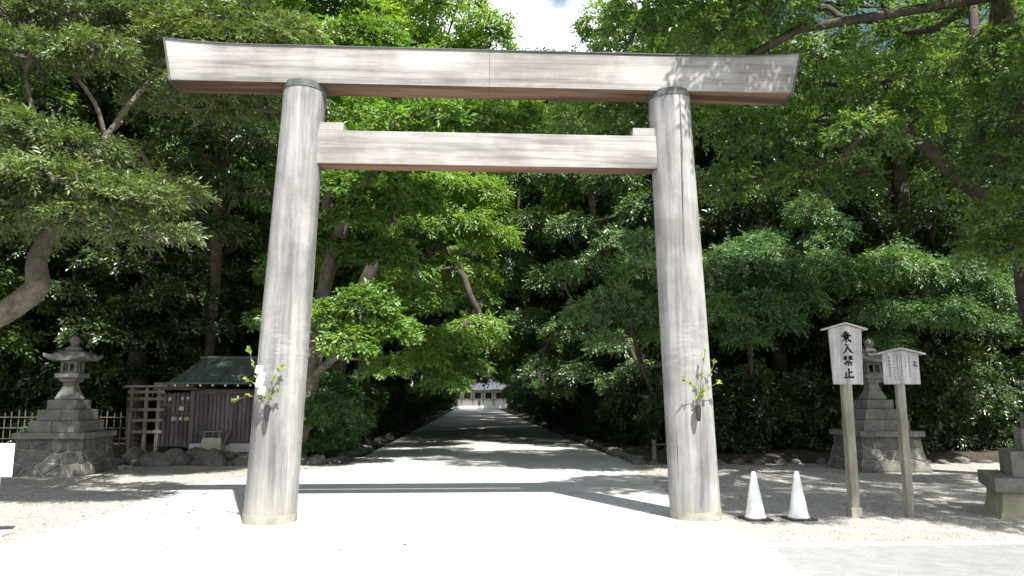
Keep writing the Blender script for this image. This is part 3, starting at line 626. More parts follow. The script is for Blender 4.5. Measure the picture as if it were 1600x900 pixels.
for x, y, s in [(9, 27, 2.3), (12, 28.5, 2.5), (16, 28.5, 2.6), (20.5, 29, 2.7), (25, 28, 2.8), (8.8, 33, 2.3), (12.5, 34.5, 2.6), (17, 35, 2.8), (23, 35, 3), (9, 40, 2.5), (14, 44, 2.8), (20, 44, 3), (9, 48, 2.6), (30, 28, 3.0), (9, 57, 2.8), (15, 58, 3), (9.5, 68, 3), (10, 82, 3.2)]:
    shrub(x, y, 0, s, 'tall dark thicket shrub filling the right wood between the trunks', 'thicket shrubs in the right wood')
for p in sp:
    for ch in list(p.children): bpy.data.objects.remove(ch)
    bpy.data.objects.remove(p)

# ------------------------------------------------------------------ the gate
gate = empty('torii_gate', (0.2, 10.8, 0)); tag(gate, 'tall weathered wooden shrine gate with two round pillars and two crossbeams', 'gate')
def gpart(mb, name, mat, parent=gate, **kw):
    off = gate.location
    mb.v = [(x - off.x, y - off.y, z - off.z) for x, y, z in mb.v]
    return mb.build(name, mat, parent, **kw)
for bx, tx, lab in ((-2.82, -2.585, None), (3.21, 3.02, None)):
    r0, r1, H = 0.362, 0.318, 6.37
    pts = []; rr = []
    for i in range(25):
        t = i / 24; pts.append((bx + (tx - bx) * t, 10.8, H * t)); rr.append(r0 + (r1 - r0) * t + 0.003 * math.sin(9 * t + bx))
    p = gpart(MB().tube(pts, rr, 48), 'pillar', M['pillar'], smooth=False); smooth_by_angle(p)
    def ax(z): return bx + (tx - bx) * z / H
    for z0, z1, dr, m, nm in ((0.0, 0.12, 0.005, 'copper_foot', 'foot_band'), (6.285, 6.385, 0.010, 'copper', 'collar')):
        rb = r0 + (r1 - r0) * z0 / H + dr
        q = MB().tube([(ax(z0), 10.8, z0), (ax(z1), 10.8, z1)], [rb, rb], 48)
        q.v = [(x - .2, y - 10.8, z) for x, y, z in q.v]
        o = q.build(nm, M[m], p); smooth_by_angle(o)
# top beam in two lengths, joined end to end
def lintel(xa, xb, slant_a, slant_b, z0=6.36, z1=6.94, y0=10.565, y1=11.045):
    n = 24; v = []; f = []
    for i in range(n + 1):
        t = i / n; xt = xa + (xb - xa) * t
        xbm = xt + (slant_a if i == 0 else 0) - (slant_b if i == n else 0)
        up = 0.065 * max(0, (abs(xt - 0.2) - 3.5) / 1.3) ** 2
        v += [(xbm, y0, z0), (xbm, y1, z0), (xt, y1, z1 + up), (xt, (y0 + y1) / 2, z1 + up + 0.03), (xt, y0, z1 + up)]
    for i in range(n):
        a = i * 5
        for k in range(5): f.append((a + k, a + (k + 1) % 5, a + 5 + (k + 1) % 5, a + 5 + k))
    f.append((4, 3, 2, 1, 0)); a = n * 5; f.append((a, a + 1, a + 2, a + 3, a + 4))
    return MB().add(v, f)
for xa, xb, sa, sb in ((-4.63, 0.21, 0.13, 0), (0.214, 5.04, 0, 0.16)):
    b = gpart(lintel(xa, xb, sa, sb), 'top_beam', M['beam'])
    # copper cap and end trim
    v = []; f = []; n = 24
    for i in range(n + 1):
        xt = xa + (xb - xa) * i / n + (-0.02 if (i == 0 and sa) else 0) + (0.02 if (i == n and sb) else 0)
        up = 0.065 * max(0, (abs(xt - 0.2) - 3.5) / 1.3) ** 2
        z = 6.943 + up
        v += [(xt, 10.545, z - 0.006), (xt, 10.805, z + 0.026), (xt, 11.065, z - 0.006), (xt, 11.065, z + 0.006), (xt, 10.805, z + 0.045), (xt, 10.545, z + 0.006)]
    for i in range(n):
        a = i * 6
        for kk in range(6): f.append((a + kk, a + (kk + 1) % 6, a + 6 + (kk + 1) % 6, a + 6 + kk))
    f += [(0, 1, 2, 3, 4, 5), tuple(n * 6 + q for q in reversed(range(6)))]
    v = [(x - .2, y - 10.8, z) for x, y, z in v]
    MB().add(v, f).build('copper_cap', M['copper'], b)
    e = MB()
    s = -1 if sa else 1; xe = (xa if sa else xb); sl = (sa or sb)
    zt = 6.935 + 0.065 * max(0, (abs(xe - 0.2) - 3.5) / 1.3) ** 2
    xo = xe + s * 0.012
    for (p, q) in (((xo, 10.556, zt), (xo - s * sl, 10.556, 6.352)), ((xo, 11.054, zt), (xo - s * sl, 11.054, 6.352)), ((xo - s * sl, 10.556, 6.352), (xo - s * sl, 11.054, 6.352))):
        e.bar(Vector(p) - gate.location, Vector(q) - gate.location, 0.02)
    e.build('end_trim', M['copper'], b)
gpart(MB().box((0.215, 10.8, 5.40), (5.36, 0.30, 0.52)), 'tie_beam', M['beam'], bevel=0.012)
for x in (-2.19, 2.63):
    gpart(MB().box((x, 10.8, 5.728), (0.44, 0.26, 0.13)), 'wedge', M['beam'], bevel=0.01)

# ------------------------------------------------------------------ sprigs in vases on the pillars
M['sprig'] = leaf_mat('sprig_leaf', (0.42, 0.46, 0.06), (0.25, 0.34, 0.05), (0.10, 0.18, 0.03), trans=0.4)
def leaf_set(pts_dirs, L, W):
    V = []; F = []
    for p, d, n in pts_dirs:
        p, d, n = Vector(p), Vector(d).normalized(), Vector(n).normalized(); s = d.cross(n).normalized()
        k = L * rnd.uniform(0.75, 1.2); b = len(V)
        V += [p, p + d * k * .3 + s * W + n * .004, p + d * k * .65 + s * W * .9, p + d * k - n * .01, p + d * k * .65 - s * W * .9, p + d * k * .3 - s * W + n * .004, p + d * k * .5 - n * .006]
        F += [(b, b + 1, b + 6), (b + 1, b + 2, b + 6), (b + 2, b + 3, b + 6), (b + 3, b + 4, b + 6), (b + 4, b + 5, b + 6), (b + 5, b, b + 6)]
    return MB().add(V, F)
def sprig(base, twigs, label, paper=False):
    t = empty('sakaki_sprig', base); o = Vector(base)
    MB().lathe([(0.022, -0.16), (0.036, -0.08), (0.044, 0.0), (0.032, 0.05), (0.04, 0.06), (0.034, 0.065), (0.026, 0.02)], 14).build('vase', M['vase'], t, smooth=True)
    MB().box((0, 0.045, -0.03), (0.03, 0.07, 0.035)).build('bracket', M['vase'], t, bevel=0.004)
    lv = []
    for tw in twigs:
        pts = [Vector((0, 0, 0.02))] + [Vector(q) - o for q in tw]
        MB().tube(pts, [0.006] + [0.0035] * (len(pts) - 1), 5).build('twig', M['bark'], t)
        for i in range(1, len(pts)):
            dd = (pts[i] - pts[i - 1]).normalized()
            for _ in range(9 if i == len(pts) - 1 else 6):
                q = pts[i - 1].lerp(pts[i], rnd.uniform(0.5, 1))
                lv.append((q, dd + Vector((rnd.uniform(-1, 1), rnd.uniform(-.8, .3), rnd.uniform(-.6, .9))), Vector((rnd.uniform(-.6, .6), -0.7, rnd.uniform(0.2, 1)))))
    mb = leaf_set(lv, 0.068, 0.015); ob = mb.build('leaves', M['sprig'], t)
    a = ob.data.attributes.new('tint', 'FLOAT', 'POINT')
    for i in range(len(a.data)): a.data[i].value = 0.5 + 0.45 * math.sin(i // 7 * 2.3)
    if paper:
        for dx, dy in ((-0.13, -0.05), (-0.085, -0.075)):
            m = MB(); z = 0.60; x = dx
            for k in range(4):
                m.add([(x - .03, dy - k * .004, z), (x + .03, dy - k * .004 - .012, z - .01), (x + .022, dy - .02 - k * .004, z - .115), (x - .036, dy - .03 - k * .004, z - .10)], [(0, 1, 2, 3)])
                x += 0.034 * (1 if k % 2 == 0 else -0.5); z -= 0.095
            ob = m.build('paper_streamer', M['paper'], t)
            sm = ob.modifiers.new('thick', 'SOLIDIFY'); sm.thickness = 0.002
    return tag(t, label, 'sprig', 'sprigs in vases on the gate pillars')
Yv = 10.36
sprig(at(417, 640, Yv), [[at(412, 615, Yv), at(402, 590, Yv - .05), at(395, 565, Yv - .06), at(388, 545, Yv - .05)], [at(420, 612, Yv), at(428, 590, Yv - .03), at(440, 574, Yv)],
      [at(405, 622, Yv - .02), at(388, 618, Yv - .05), at(366, 626, Yv - .08)], [at(424, 618, Yv), at(436, 612, Yv - .02)], [at(400, 600, Yv - .04), at(384, 592, Yv - .06)]], 'leafy sprig with white paper streamers in a dark vase on the left pillar', True)
sprig(at(1091, 640, Yv), [[at(1090, 615, Yv), at(1080, 600, Yv - .05), at(1066, 592, Yv - .08)], [at(1094, 610, Yv), at(1096, 585, Yv - .04), at(1102, 550, Yv - .05)], [at(1098, 616, Yv - .03), at(1110, 604, Yv), at(1126, 596, Yv + .05)],
      [at(1100, 600, Yv - .05), at(1112, 580, Yv - .02), at(1116, 565, Yv)]], 'small leafy sprig without paper in a dark vase on the right pillar')

# ------------------------------------------------------------------ notice boards
def strokes(chars, w):
    """brush strokes: polylines with swelling width, as one flat print"""
    m = MB()
    for pts, wd in chars:
        n = len(pts); L = []; Rr = []
        for i, (x, z) in enumerate(pts):
            x0, z0 = pts[max(i - 1, 0)]; x1, z1 = pts[min(i + 1, n - 1)]
            d = math.hypot(x1 - x0, z1 - z0) or 1; nx, nz = -(z1 - z0) / d, (x1 - x0) / d
            h = wd[i] * w / 2; L.append((x + nx * h, z + nz * h)); Rr.append((x - nx * h, z - nz * h))
        v = [(x, 0, z) for x, z in L] + [(x, 0, z) for x, z in Rr]
        m.add(v, [(i, i + 1, n + i + 1, n + i) for i in range(n - 1)])
    return m
K = {
 'nori': [([(62, 5), (48, 10), (30, 14)], (1.2, 1, .5)), ([(20, 26), (50, 25), (80, 22)], (.9, .7, 1.1)), ([(34, 25), (34, 57)], (1, .9)), ([(66, 23), (66, 56)], (1, .9)), ([(6, 43), (50, 42), (95, 39)], (1, .8, 1.2)),
          ([(24, 58), (78, 56)], (.8, 1)), ([(50, 9), (50, 99)], (1.1, 1)), ([(47, 60), (34, 76), (10, 92)], (1.1, .9, .4)), ([(53, 60), (70, 76), (86, 88), (97, 90)], (.6, 1.1, 1.6, .4))],
 'iru': [([(26, 8), (44, 12), (50, 22), (58, 45), (76, 72), (98, 88)], (.9, 1, 1, 1.1, 1.5, .5)), ([(48, 34), (38, 58), (22, 78), (4, 92)], (1.1, 1.1, .9, .4))],
 'kin': [([(8, 19), (45, 16)], (.9, 1)), ([(27, 3), (27, 48)], (1, .9)), ([(27, 20), (18, 34), (6, 43)], (1, .8, .4)), ([(29, 22), (42, 36)], (.7, 1.2)), ([(52, 16), (94, 13)], (.9, 1)), ([(72, 1), (72, 47)], (1, .9)),
         ([(71, 17), (62, 32), (50, 42)], (1, .8, .4)), ([(74, 17), (84, 32), (97, 41)], (.7, 1.2, .6)), ([(30, 56), (69, 53)], (.9, 1)), ([(10, 70), (50, 68), (92, 65)], (1, .8, 1.1)), ([(51, 69), (51, 96), (42, 92)], (1.1, 1.1, .4)),
         ([(33, 76), (19, 91)], (1, .5)), ([(66, 75), (83, 89)], (.6, 1.3))],
 'tome': [([(52, 6), (52, 88)], (1.2, 1.1)), ([(54, 45), (86, 41)], (.9, 1.1)), ([(25, 42), (25, 89)], (1.1, 1)), ([(3, 91), (50, 89), (98, 86)], (1, .9, 1.4))],
 'sada': [([(50, 2), (50, 14)], (1.3, 1)), ([(16, 30), (18, 17), (50, 15), (84, 16), (80, 30)], (1, 1, .8, 1, .5)), ([(30, 38), (70, 37)], (.9, 1)), ([(50, 38), (50, 84)], (1, 1)), ([(52, 60), (74, 59)], (.8, 1)), ([(32, 52), (26, 74), (6, 94)], (1, .9, .4)), ([(26, 74), (48, 88), (98, 94)], (.6, 1.2, 1.4))],
}
def glyph(name, cx, cz, size):
    return [([(cx + (x / 100 - .5) * size, cz - (z / 100 - .5) * size) for x, z in p], w) for p, w in K[name]]
def notice(base, top_w, bot_w, zb, zt, apex, eave_half, post_w, label):
    t = empty('notice_board', base)
    MB().box((0, 0.05, zt / 2 - .05), (post_w, post_w, zt - .1)).build('post', M['post_wood'], t, bevel=0.006)
    th = 0.035
    MB().add([(-bot_w / 2, -th, zb), (bot_w / 2, -th, zb), (top_w / 2, -th, zt), (0, -th, apex - .035), (-top_w / 2, -th, zt), (-bot_w / 2, 0, zb), (bot_w / 2, 0, zb), (top_w / 2, 0, zt), (0, 0, apex - .035), (-top_w / 2, 0, zt)],
             [(0, 1, 2, 3, 4), (9, 8, 7, 6, 5), (0, 5, 6, 1), (1, 6, 7, 2), (2, 7, 8, 3), (3, 8, 9, 4), (4, 9, 5, 0)]).build('board', M['sign_wood'], t, bevel=0.003, seg=1)
    for s in (-1, 1):
        ze = zt - 0.0
        MB().add([(0, -.075, apex), (s * eave_half, -.075, ze + .008), (s * eave_half, -.075, ze - .018), (0, -.075, apex - .026), (0, .075, apex), (s * eave_half, .075, ze + .008), (s * eave_half, .075, ze - .018), (0, .075, apex - .026)],
                 [(0, 1, 2, 3), (7, 6, 5, 4), (0, 4, 5, 1), (1, 5, 6, 2), (2, 6, 7, 3), (3, 7, 4, 0)]).build('roof_board', M['sign_wood'], t, bevel=0.003, seg=1)
    return tag(t, label, 'notice board')
n1 = notice((5.52, 10.68, 0), 0.50, 0.44, 1.90, 2.715, 2.815, 0.325, 0.125, 'taller wooden notice board with four large black characters on a post')
ch = []
for nm, (cx, cz) in zip(('nori', 'iru', 'kin', 'tome'), ((0.005, 2.60), (0.015, 2.42), (0.012, 2.245), (0.012, 2.065))): ch += glyph(nm, cx, cz, 0.165 if nm != 'nori' else 0.175)
strokes(ch, 0.024).build('lettering', M['ink'], n1, loc=(0, -0.037, 0))
MB().box((0, 0.05, 0.065), (0.165, 0.165, 0.15)).build('post_collar', M['post_wood'], n1, bevel=0.01)
n2 = notice((6.31, 10.63, 0), 0.545, 0.545, 1.90, 2.35, 2.44, 0.362, 0.105, 'shorter wide wooden notice board with columns of small writing on a post')
ch = glyph('sada', 0.205, 2.20, 0.085)
strokes(ch, 0.010).build('lettering', M['ink'], n2, loc=(0, -0.037, 0))
ch = []                                               # the small columns cannot be read in the photograph: short brush marks
for cx, z0, z1, n in ((0.12, 2.325, 2.01, 12), (0.06, 2.325, 2.16, 6), (0.0, 2.32, 2.045, 9), (-0.06, 2.325, 1.975, 12), (-0.115, 2.325, 1.975, 9)):
    for i in range(n):
        cz = z0 + (z1 - z0) * i / (n - 1); s = 0.016
        for _ in range(2):
            a, b = rnd.uniform(-1, 1), rnd.uniform(-1, 1)
            ch.append(([(cx - s * .6, cz + a * s * .5), (cx + s * .6, cz + b * s * .5)], (.8, 1)))
        ch.append(([(cx + a * s * .3, cz + s * .6), (cx + b * s * .3, cz - s * .6)], (1, .8)))
strokes(ch, 0.0045).build('small_lettering', M['ink'], n2, loc=(0, -0.037, 0))
fc = bpy.data.curves.new('column_lettering', 'FONT'); fc.body = '熱\n田\n神\n宮\n宮\n庁'; fc.size = 0.045; fc.align_x = 'CENTER'; fc.space_line = 1.15
fo = bpy.data.objects.new('column_lettering', fc); C.objects.link(fo)
bpy.context.view_layer.update()
fm = bpy.data.meshes.new_from_object(fo); bpy.data.objects.remove(fo); fm.materials.clear()
link('column_lettering', fm, M['ink'], n2, (-0.185, -0.0372, 2.27), (R(90), 0, 0))

# ------------------------------------------------------------------ cones
def cone(x, y, label):
    t = empty('traffic_cone', (x, y, 0))
    MB().box((0, 0, 0.014), (0.37, 0.37, 0.028)).build('base', M['rubber'], t, bevel=0.008)
    b = MB().lathe([(0.148, 0.028), (0.150, 0.045), (0.135, 0.06), (0.036, 0.625), (0.030, 0.655), (0.018, 0.665)], 28).build('body', M['white_plastic'], t); smooth_by_angle(b, 0.5)
    tag(t, label, 'cone', 'white cones by the right pillar')
    t.rotation_euler[2] = rnd.uniform(-.15, .15)
cone(4.01, 10.6, 'white traffic cone nearer the right pillar of the gate')
cone(4.63, 10.58, 'white traffic cone nearer the notice boards')

# white board cut by the left edge
t = empty('signboard_stand', (-6.25, 9.9, 0))
MB().box((0, 0, 0.92), (0.84, 0.025, 0.42)).build('panel', M['white_plastic'], t, bevel=0.011, seg=3)
for dx in (-.25, .25): MB().tube([(dx, 0.03, 0.02), (dx, 0.03, 0.9)], 0.014, 8).build('leg', M['white_plastic'], t)
MB().box((0.05, 0, 0.02), (0.78, 0.26, 0.04)).build('foot', M['concrete'], t, bevel=0.008)
tag(t, 'blank white board on a low stand at the left edge of the yard', 'signboard')

# ------------------------------------------------------------------ stone lanterns
def clip(poly, nx, ny, d):
    out = []
    for i in range(len(poly)):
        a, b = poly[i], poly[(i + 1) % len(poly)]
        da = a[0] * nx + a[1] * ny - d; db = b[0] * nx + b[1] * ny - d
        if da <= 0: out.append(a)
        if da * db < 0:
            t = da / (da - db); out.append((a[0] + (b[0] - a[0]) * t, a[1] + (b[1] - a[1]) * t))
    return out
def voronoi_cells(nx, ny, seed, jit=0.32):
    rr = random.Random(seed); S = []
    for j in range(ny):
        for i in range(nx + (j % 2)):
            S.append(((i + .5 - .5 * (j % 2) + rr.uniform(-jit, jit)) / nx, (j + .5 + rr.uniform(-jit, jit)) / ny))
    cells = []
    for k, (x, y) in enumerate(S):
        poly = [(0, 0), (1, 0), (1, 1), (0, 1)]
        for q, (a, b) in enumerate(S):
            if q == k: continue
            nxx, nyy = a - x, b - y; poly = clip(poly, nxx, nyy, (a * a + b * b - x * x - y * y) / 2)
            if len(poly) < 3: break
        if len(poly) >= 3:
            ar = abs(sum(poly[i][0] * poly[(i + 1) % len(poly)][1] - poly[(i + 1) % len(poly)][0] * poly[i][1] for i in range(len(poly)))) / 2
            if ar > 0.012: cells.append(poly)
    return cells
def square_rings(prof, n=1):
    m = MB(); v = []; f = []
    for h, z in prof: v += [(-h, -h, z), (h, -h, z), (h, h, z), (-h, h, z)]
    for i in range(len(prof) - 1):
        for k in range(4): f.append((i * 4 + k, i * 4 + (k + 1) % 4, i * 4 + 4 + (k + 1) % 4, i * 4 + 4 + k))
    f += [(3, 2, 1, 0), tuple(len(prof) * 4 - 4 + q for q in range(4))]
    return m.add(v, f)
def lantern(loc, label, base_h=0.80, b_bot=0.87, b_top=0.71, cap=0.78, cap_t=0.13, steps=((0.56, 0.26), (0.455, 0.25), (0.33, 0.22)), rubble=True, k=1.0, seed=1):
    t = empty('stone_lantern', loc); rr = random.Random(seed)
    def half(v): return b_top + (b_bot - b_top) * (1 - v) ** 1.9
    if rubble:
        base = square_rings([(half(i / 10) - 0.013, base_h * i / 10 if i else -0.03) for i in range(11)]).build('rubble_base', M['mortar'], t)
        for face in range(4):
            for cell in voronoi_cells(5, 3, seed * 10 + face):
                cx = sum(p[0] for p in cell) / len(cell); cy = sum(p[1] for p in cell) / len(cell)
                def P(u, v, out, s):
                    u = cx + (u - cx) * s; v = cy + (v - cy) * s; h = half(v)
                    x = (u * 2 - 1) * (h - 0.012) ; y = -(h - 0.03 + out)
                    return Matrix.Rotation(face * math.pi / 2, 3, 'Z') @ Vector((x, y, v * base_h))
                n = len(cell); pr = rr.uniform(0.026, 0.045)
                v = [P(a, b, 0.0, 0.95) for a, b in cell] + [P(a, b, pr * .75, 0.91) for a, b in cell] + [P(a, b, pr, 0.72) for a, b in cell]
                f = [(i, (i + 1) % n, n + (i + 1) % n, n + i) for i in range(n)] + [(n + i, n + (i + 1) % n, 2 * n + (i + 1) % n, 2 * n + i) for i in range(n)] + [tuple(2 * n + i for i in range(n))]
                MB().add(v, f).build('stone', M['rubble'], base, smooth=True)
    else:
        square_rings([(half(i / 10), base_h * i / 10 if i else -0.03) for i in range(11)]).build('plinth', M['stained'], t, bevel=0.01)
    z = base_h
    c = MB().box((0, 0, z + cap_t / 2), (2 * cap, 2 * cap, cap_t)).build('cap_slab', M['granite'], t, bevel=0.014); z += cap_t
    for i, (h, th) in enumerate(steps):
        if i < 2:
            st = empty('step', (0, 0, z)); st.parent = t
            for j, (x0, x1) in enumerate(((-h, h * (0.12 if i else -0.1)), (h * (0.12 if i else -0.1) + 0.006, h))):
                MB().box(((x0 + x1) / 2, 0, th / 2), (x1 - x0, 2 * h - j * 0.004, th - j * 0.002)).build('block', M['granite'], st, bevel=0.012)
        else: MB().box((0, 0, z + th / 2), (2 * h, 2 * h, th)).build('step', M['granite'], t, bevel=0.012)
        z += th
    # flared shaft
    o = square_rings([(x * k, z + y * k) for x, y in ((0.222, 0), (0.232, 0.025), (0.222, 0.065), (0.19, 0.14), (0.155, 0.225), (0.128, 0.31), (0.118, 0.37), (0.125, 0.40))]).build('shaft', M['granite'], t, bevel=0.01); z += 0.40 * k
    square_rings([(x * k, z + y * k) for x, y in ((0.13, 0), (0.17, 0.02), (0.185, 0.06), (0.20, 0.085), (0.25, 0.105), (0.265, 0.12), (0.265, 0.205), (0.257, 0.215))]).build('light_platform', M['granite'], t, bevel=0.005, seg=1); z += 0.215 * k
    # fire box with window openings
    fb = empty('fire_box', (0, 0, z)); fb.parent = t; w = 0.18 * k; hh = 0.275 * k
    for sx in (-1, 1):
        for sy in (-1, 1): MB().box((sx * (w - .026 * k), sy * (w - .026 * k), hh / 2), (.052 * k, .052 * k, hh - .002)).build('corner_post', M['granite'], fb, bevel=0.005, seg=1)
    for a in range(4):
        q = Matrix.Rotation(a * math.pi / 2, 3, 'Z')
        for zc, th in ((0.028 * k, 0.055 * k), (hh - 0.025 * k, 0.05 * k)):
            m = MB().box((0, -(w - .03 * k), zc), (2 * w - .106 * k, .042 * k, th - .003)); m.v = [tuple(q @ Vector(p)) for p in m.v]; m.build('rail', M['granite'], fb)
        m = MB().box((0, -(w - .03 * k), hh / 2), (.036 * k, .036 * k, hh - .107 * k)); m.v = [tuple(q @ Vector(p)) for p in m.v]; m.build('mullion', M['granite'], fb)
    z += hh
    # roof with upturned corners
    N = 12; v = []; f = []
    def rp(u, w_, lay):
        r = max(abs(u), abs(w_)); cor = (abs(u) * abs(w_)) ** 1.5
        R0 = 0.455 * k
        if lay: zz = 0.085 + 0.215 * (1 - r ** 1.5) ** 1.1 + 0.10 * cor * r ** 3
        else: zz = -0.01 + 0.02 * r + 0.095 * cor * r ** 3
        return (u * R0, w_ * R0, z + zz * k)
    for lay in (0, 1):
        for j in range(N + 1):
            for i in range(N + 1): v.append(rp(i / N * 2 - 1, j / N * 2 - 1, lay))
    n1_ = (N + 1) ** 2
    for j in range(N):
        for i in range(N):
            a = j * (N + 1) + i
            f.append((a, a + N + 1, a + N + 2, a + 1)); f.append((n1_ + a, n1_ + a + 1, n1_ + a + N + 2, n1_ + a + N + 1))
    for i in range(N):
        for a, b in ((i, i + 1), ((i + 1) * (N + 1), i * (N + 1)), (N + i * (N + 1), N + (i + 1) * (N + 1)), (N * (N + 1) + i + 1, N * (N + 1) + i)): f.append((a, b, n1_ + b, n1_ + a))
    ro = MB().add(v, f).build('roof', M['granite'], t); smooth_by_angle(ro, 0.7); z += 0.285 * k
    j = MB().lathe([(x * k, z + y * k) for x, y in ((0.165, -0.03), (0.185, 0.01), (0.15, 0.045), (0.10, 0.075), (0.07, 0.10), (0.065, 0.115), (0.10, 0.15), (0.118, 0.20), (0.112, 0.25), (0.07, 0.295), (0.03, 0.32), (0.012, 0.355))], 20).build('jewel_finial', M['granite'], t, smooth=True)
    return tag(t, label, 'stone lantern', 'stone lanterns')
lantern((-9.40, 17.9, 0), 'stone lantern on a rubble base left of the gate, beside the bamboo fence', seed=1)
lantern((9.78, 17.75, 0), 'stone lantern half hidden behind the two notice boards', seed=2)
l3 = lantern((8.43, 10.72, 0), 'stone lantern at the right edge, only its stepped plinth in view', base_h=0.37, b_bot=0.71, b_top=0.655, cap=0.75, cap_t=0.20, steps=((0.48, 0.36), (0.29, 0.32), (0.2, 0.22)), rubble=False, k=0.46, seed=3)
l3.rotation_euler[2] = R(-27)

# ------------------------------------------------------------------ shed, trellis, fence
shed = empty('slatted_shed', (-7.4, 21.4, 0.3)); so_ = shed.location
def spart(m, name, mat, parent=shed, **kw):
    m.v = [(x - so_.x, y - so_.y, z - so_.z) for x, y, z in m.v]; return m.build(name, mat, parent, **kw)
spart(MB().box((-6.85, 22.2, 0.33), (2.0, 1.9, 0.24)), 'sill', M['concrete'], bevel=0.01)
spart(MB().box((-6.85, 22.26, 1.2), (1.86, 1.7, 1.5)), 'inner_wall', M['shed_wood'])
for i in range(16):
    spart(MB().box((-7.73 + i * 0.118, 21.38, 1.17), (0.098, 0.03, 1.44)), 'slat', M['shed_wood'], bevel=0.004, seg=1)
for z in (0.50, 1.86):
    spart(MB().box((-6.85, 21.345, z), (1.94, 0.035, 0.10)), 'rail', M['shed_beam'], bevel=0.004, seg=1)
# lower wall on the left
spart(MB().box((-8.34, 21.66, 1.1), (1.06, 0.03, 1.5)), 'back_panel', M['shed_wood'])
for i in range(9):
    spart(MB().box((-8.84 + i * 0.123, 21.6, 1.1), (0.098, 0.03, 1.5)), 'slat', M['shed_wood'], bevel=0.004, seg=1)
for z in (1.26, 1.50): spart(MB().box((-8.34, 21.565, z), (1.1, 0.03, 0.06)), 'rail', M['shed_beam'])
spart(MB().box((-8.42, 21.5, 2.06), (1.12, 0.2, 0.15)), 'top_beam', M['shed_beam'], bevel=0.01)
spart(MB().box((-8.35, 21.45, 1.95), (1.2, 0.3, 0.04)), 'ledge', M['shed_beam'])
spart(MB().box((-7.85, 21.36, 1.1), (0.12, 0.12, 1.6)), 'corner_post', M['shed_wood'], bevel=0.006)
# curved green roof
v = []; f = []; n = 8; x0, x1 = -8.42, -5.2
for lay in (0, 0.05):
    for i in range(n + 1):
        t_ = i / n; y = 20.85 + 1.45 * t_; z = 2.08 + 0.72 * t_ ** 1.25 + lay; ins = 0.42 * t_ ** 1.3
        v += [(x0 + ins, y, z), (x1 - ins, y, z)]
    for i in range(n):
        t_ = 1 - (i + 1) / n; y = 23.75 - 1.45 * t_; z = 2.08 + 0.72 * t_ ** 1.25 + lay; ins = 0.42 * t_ ** 1.3
        v += [(x0 + ins, y, z), (x1 - ins, y, z)]
m2 = 2 * n + 1
for i in range(m2 - 1):
    a = i * 2; b = m2 * 2 + a
    f += [(a, a + 2, a + 3, a + 1), (b, b + 1, b + 3, b + 2), (a, b, b + 2, a + 2), (a + 1, a + 3, b + 3, b + 1)]
f += [(0, 1, m2 * 2 + 1, m2 * 2), (m2 * 2 - 2, m2 * 4 - 2, m2 * 4 - 1, m2 * 2 - 1)]
rf = spart(MB().add(v, f), 'roof', M['green_copper'])
for i in range(13):                                    # standing seams
    x = x0 + 0.14 + i * 0.245; pts = []
    for j in range(n + 1):
        t_ = j / n; ins = 0.42 * t_ ** 1.3; xx = min(max(x, x0 + ins + .02), x1 - ins - .02)
        pts.append(Vector((xx, 20.85 + 1.45 * t_, 2.14 + 0.72 * t_ ** 1.25)) - so_)
    MB().tube(pts, 0.012, 5).build('seam', M['green_copper'], rf)
MB().tube([Vector((x0 + .36, 22.3, 2.87)) - so_, Vector((x1 - .36, 22.3, 2.87)) - so_], 0.06, 10).build('ridge', M['green_copper'], rf)
for i in range(9):
    spart(MB().bar((-8.2 + i * 0.34, 20.92, 2.06), (-8.2 + i * 0.34, 22.2, 2.62), 0.055), 'rafter', M['shed_beam'])
    spart(MB().box((-8.2 + i * 0.34, 20.905, 2.05), (0.05, 0.012, 0.05)), 'rafter_end', M['paper'])
tag(shed, 'small dark slatted wooden shed with a curved green copper roof', 'shed')
M['plaque_cream'] = plain('cream_plaque', (0.55, 0.48, 0.36)); M['plaque_pink'] = plain('pink_plaque', (0.45, 0.33, 0.34)); M['plaque_yellow'] = plain('yellow_plaque', (0.48, 0.36, 0.16)); M['star'] = plain('star_plaque', (0.62, 0.58, 0.54))
def z3(u, v): return (180 + u / 4.5, 540 + v / 4.5)
stars = [(385, 375, 'star shaped plaque alone at the left of the slatted wall'), (472, 372, 'left star of the touching pair high on the slatted wall'), (513, 370, 'right star of the touching pair high on the slatted wall'),
         (540, 447, 'star shaped plaque beside the shed corner post'), (458, 513, 'star plaque between the pink and yellow plaques')]
for u, vv, lab in stars:
    c = at(*z3(u, vv), 21.53); vs = []
    for y in (0, 0.015):
        for q in range(10):
            r_ = 0.072 if q % 2 == 0 else 0.03; a = math.pi / 2 + q * math.pi / 5 + 0.2 * math.sin(u); vs.append((r_ * math.cos(a), y, r_ * math.sin(a)))
    fs = [tuple(range(10)), tuple(range(19, 9, -1))] + [(q, (q + 1) % 10, 10 + (q + 1) % 10, 10 + q) for q in range(10)]
    tag(MB().add(vs, fs).build('star_plaque', M['star'], loc=c), lab, 'plaque', 'plaques on the slatted wall')
